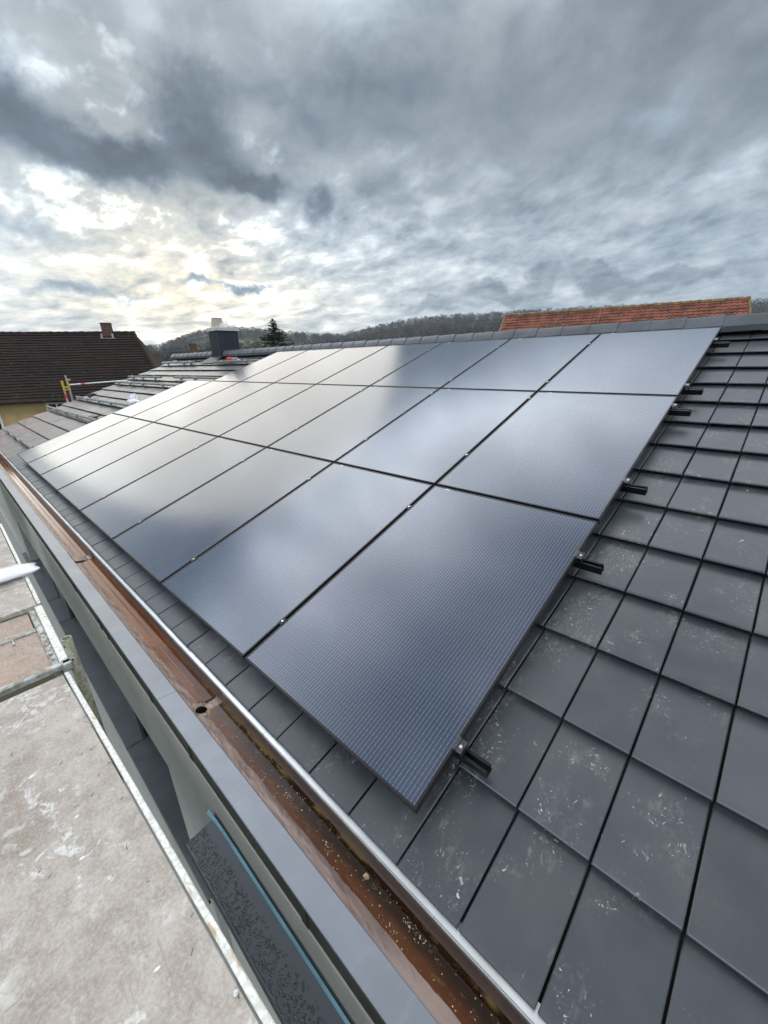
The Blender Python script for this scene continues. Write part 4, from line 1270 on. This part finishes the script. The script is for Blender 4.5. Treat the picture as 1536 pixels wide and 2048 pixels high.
for (cx_, cz_) in ((-5.85, -0.62), (-3.25, -0.45), (-0.9, -0.55), (-8.2, -0.62), (-5.6, -2.2)):
    w = MB(); zc = cz_ - GZ
    x0, x1, z0, z1 = cx_ - 0.42, cx_ + 0.42, zc - 0.55, zc + 0.45
    yw = run - 0.45
    for (a, b2) in (((x0, z0), (x0 + 0.09, z1)), ((x1 - 0.09, z0), (x1, z1)), ((x0 + 0.09, z1 - 0.09), (x1 - 0.09, z1)), ((x0 + 0.09, z0), (x1 - 0.09, z0 + 0.09)), ((cx_ - 0.03, z0 + 0.09), (cx_ + 0.03, z1 - 0.09))):
        w.box((a[0], yw - 0.05, a[1]), (b2[0], yw + 0.035, b2[1]))
    wo = build('window', w, M['white'], nh, NB)
    gz = MB(); gz.box((x0 + 0.09, yw - 0.04, z0 + 0.09), (x1 - 0.09, yw + 0.008, z1 - 0.09)); build('pane', gz, M['glass'], wo, NB)
nc = MB(); nc.box((-1.34, -0.20, zr - 0.6), (-0.94, 0.22, zr + 0.40)); nc.cbox((-1.36, -0.22, zr + 0.40), (-0.92, 0.24, zr + 0.44), 0.01)
nco = build('chimney', nc, M['brick'], nr, NB)
nf = MB(); nf.box((-1.46, 0.22, zr - 0.32), (-0.80, 0.34, zr - 0.26)); nf.box((-1.42, 0.20, zr - 0.30), (-1.34, 0.31, zr - 0.06)); nf.box((-0.94, 0.20, zr - 0.30), (-0.86, 0.31, zr - 0.06))
build('flashing', nf, M['lead'], nco, NB)
vt = MB(); vt.tube([(-5.55, 1.75, ze + 1.15), (-5.55, 1.75, ze + 1.75)], 0.05, 10); vt.tube([(-5.55, 1.75, ze + 1.75), (-5.55, 1.75, ze + 1.80)], 0.09, 10)
build('roof_vent', vt, M['lead'], nr, NB)

# ------------------------------------------------------------------ orange roofed house behind the ridge
OB = frame_basis((-10.671, 20.482, GZ), 14.0)
oh = thing('orange_roofed_house', OB, 'house behind the ridge with a long orange clay tile roof', 'house')
zo = 3.351 - GZ; LO = 9.78; orun = 5.2; oz = zo - 4.1
os_ = MB()
roof_slope(os_, (0, 0, zo), (LO, 0, zo), (LO, orun, oz), (0, orun, oz), 32, 0.030, 0, 0.018, 0.18, 0.006, 8)
roof_slope(os_, (0, 0, zo), (LO, 0, zo), (LO, -orun, oz), (0, -orun, oz), 22, 0.035, 0, 0.020, 0.21, 0.006, 9)
oro = build('roof', os_, M['orange'], oh, OB)
rd = MB(); xx = 0.0
while xx < LO - 0.1:
    rd.tube([(xx, 0, zo - 0.02 + rnd_.uniform(-.006, .006)), (min(LO, xx + 0.36), 0, zo - 0.01)], [0.09, 0.105], 8); xx += 0.34
rd.tube([(LO - 0.02, 0.02, zo - 0.01), (LO - 0.02, orun, oz)], 0.05, 8); rd.tube([(0.02, 0.02, zo - 0.01), (0.02, orun, oz)], 0.05, 8)
build('ridge_tiles', rd, M['lichen'], oro, OB)
vg = MB(); vg.tube([(4.42, 0.06, zo - 0.04), (4.42, 2.4, zo - 1.90)], 0.045, 8); build('roof_seam', vg, M['orange'], oro, OB)
for (cx_, cy_) in ((2.65, 0.72), (6.2, 0.95)):
    d_ = MB(); vs, fs = [], []
    n = 14
    zc = zo - 4.1 / orun * cy_
    for yk in (cy_ - 0.1, cy_ + 0.30):
        for k in range(n + 1):
            a = math.pi * k / n
            vs.append((cx_ + 0.52 * math.cos(a), yk, zc - 0.24 + 0.27 * math.sin(a) ** 1.3))
    for k in range(n): fs.append((k, k + 1, n + 2 + k, n + 1 + k))
    fs.append(tuple(range(n + 1, 2 * n + 2)))
    d_.add(vs, fs)
    build('eyebrow_dormer', d_, M['lichen'], oro, OB)
wo_ = MB(); wo_.box((0.3, -orun + 0.4, 0), (LO - 0.3, orun - 0.4, oz + 0.3))
wo_.add([(0.3, orun - 0.4, oz + 0.3), (0.3, -orun + 0.4, oz + 0.3), (0.3, 0, zo - 0.15)], [(0, 1, 2)]); wo_.add([(LO - 0.3, orun - 0.4, oz + 0.3), (LO - 0.3, -orun + 0.4, oz + 0.3), (LO - 0.3, 0, zo - 0.15)], [(0, 2, 1)])
build('wall', wo_, M['yellow'], oh, OB)

# ------------------------------------------------------------------ two far houses peeping over the roof edge
def far_house(o, th, zt, ln, label, chim_at, mroof):
    B = frame_basis((o[0], o[1], GZ), th)
    t = thing('distant_house', B, label, 'house', 'houses far behind the roof')
    z1 = zt - GZ
    s = MB(); roof_slope(s, (-ln, 0, z1), (ln, 0, z1), (ln, 4.5, z1 - 3.2), (-ln, 4.5, z1 - 3.2), 12, 0.03, 0, 0, 0.5, 0.004, 2)
    roof_slope(s, (-ln, 0, z1), (ln, 0, z1), (ln, -4.5, z1 - 3.2), (-ln, -4.5, z1 - 3.2), 12, 0.03, 0, 0, 0.5, 0.004, 2)
    ro = build('roof', s, mroof, t, B)
    w = MB(); w.box((-ln + 0.2, -4.1, 0), (ln - 0.2, 4.1, z1 - 3.0)); build('wall', w, M['white'], t, B)
    c = MB(); c.box((chim_at - 0.32, -0.3, z1 - 0.5), (chim_at + 0.32, 0.3, z1 + 0.62)); c.cbox((chim_at - 0.36, -0.34, z1 + 0.62), (chim_at + 0.36, 0.34, z1 + 0.70), 0.01)
    build('chimney', c, M['brick'], ro, B)
far_house((-42.0, 18.4, 0), 62.0, 2.62, 2.6, 'distant house with a brown chimney, left of the dark chimney', -0.6, M['oldroof'])
far_house((-43.2, 15.0, 0), 62.0, 1.75, 1.6, 'lower distant house with a dark chimney beside the mossy roof end', -0.3, M['lead'])

# ------------------------------------------------------------------ trees
def spruce(x, y, z0, hgt, wid, label):
    t = thing('spruce_tree', T(x, y, z0), label, 'tree')
    b = MB(); b.tube([(x, y, z0), (x, y, z0 + hgt * 0.5), (x, y, z0 + hgt * 0.98)], [0.22, 0.13, 0.015], 8); build('trunk', b, M['bark'], t)
    rnd = random.Random(17); c = MB()
    zz = z0 + hgt * 0.42
    while zz < z0 + hgt * 0.995:
        u = (zz - z0) / hgt
        rad = wid * (1 - u) ** 1.05 + 0.03
        for k in range(int(9 + 9 * (1 - u))):
            a = rnd.random() * 6.283; ln = rad * rnd.uniform(0.5, 1.15)
            d = Vector((math.cos(a), math.sin(a), 0)); zo_ = rnd.uniform(-0.06, 0.06)
            m_ = int(5 + 15 * ln)
            for s in range(m_):
                v = (s + rnd.random()) / m_
                p = Vector((x, y, zz + zo_)) + d * ln * v + Vector((0, 0, -0.22 * ln * v + 0.26 * ln * v * v))
                side = Vector((-d.y, d.x, 0)) * rnd.choice((-1, 1))
                tip = p + (d * 0.6 + side * rnd.uniform(0.1, 1.0) + Vector((0, 0, rnd.uniform(-0.45, 0.2)))) * rnd.uniform(0.12, 0.30) * (0.45 + 0.55 * min(1, ln))
                w_ = Vector((rnd.gauss(0, 1), rnd.gauss(0, 1), rnd.gauss(0, 1))).normalized() * 0.045
                c.add([p - w_, p + w_, tip + w_ * 0.3, tip - w_ * 0.3], [(0, 1, 2, 3)])
        zz += rnd.uniform(0.06, 0.13)
    build('crown', c, M['needles'], t)
spruce(-27.9, 17.8, GZ, 4.45 - GZ, 8.2, 'dark green spruce top rising behind the ridge')
def leafy(x, y, z0, hgt, wid, m, label, seed, n=1500):
    t = thing('bushy_tree', T(x, y, z0), label, 'tree')
    rnd = random.Random(seed)
    b = MB(); b.tube([(x, y, z0), (x + 0.1, y, z0 + hgt * 0.4), (x, y, z0 + hgt * 0.85)], [0.16, 0.1, 0.02], 8)
    tips = []
    for k in range(9):
        a = rnd.random() * 6.283; h0 = hgt * rnd.uniform(0.3, 0.6)
        tp = Vector((x + math.cos(a) * wid * 0.7, y + math.sin(a) * wid * 0.7, z0 + h0 + hgt * rnd.uniform(0.1, 0.35))); tips.append(tp)
        b.tube([(x, y, z0 + h0), tp], [0.05, 0.012], 6)
    build('trunk', b, M['bark'], t)
    c = MB()
    for _ in range(n):
        tp = rnd.choice(tips + [Vector((x, y, z0 + hgt * 0.85))])
        p = tp + Vector((rnd.gauss(0, 1), rnd.gauss(0, 1), rnd.gauss(0, 0.8))) * wid * 0.28
        d1 = Vector((rnd.gauss(0, 1), rnd.gauss(0, 1), rnd.gauss(0, 1))).normalized() * 0.09; d2 = d1.orthogonal().normalized() * 0.06
        c.add([p - d1, p + d2, p + d1, p - d2], [(0, 1, 2, 3)])
    build('crown', c, m, t)
leafy(-0.75, 29.2, GZ, 3.75 - GZ, 1.6, M['autumn'], 'rust coloured tree top at the right edge, beyond the ridge', 4)

# ------------------------------------------------------------------ damp air towards the hills
hz = MB(); hz.box((-3050, -3050, GZ - 1.0), (3050, 3050, 75))
hm_, hnt, hb = new_mat("damp_air")
hnt.nodes.remove(hb)
pv = hnt.nodes.new('ShaderNodeVolumePrincipled')
pv.inputs['Color'].default_value = (0.86, 0.92, 1.0, 1.0)
pv.inputs['Density'].default_value = 0.00028
pv.inputs['Anisotropy'].default_value = 0.2
hnt.links.new(pv.outputs[0], hnt.nodes['Material Output'].inputs['Volume'])
tag(build('haze', hz, hm_), kind='stuff')
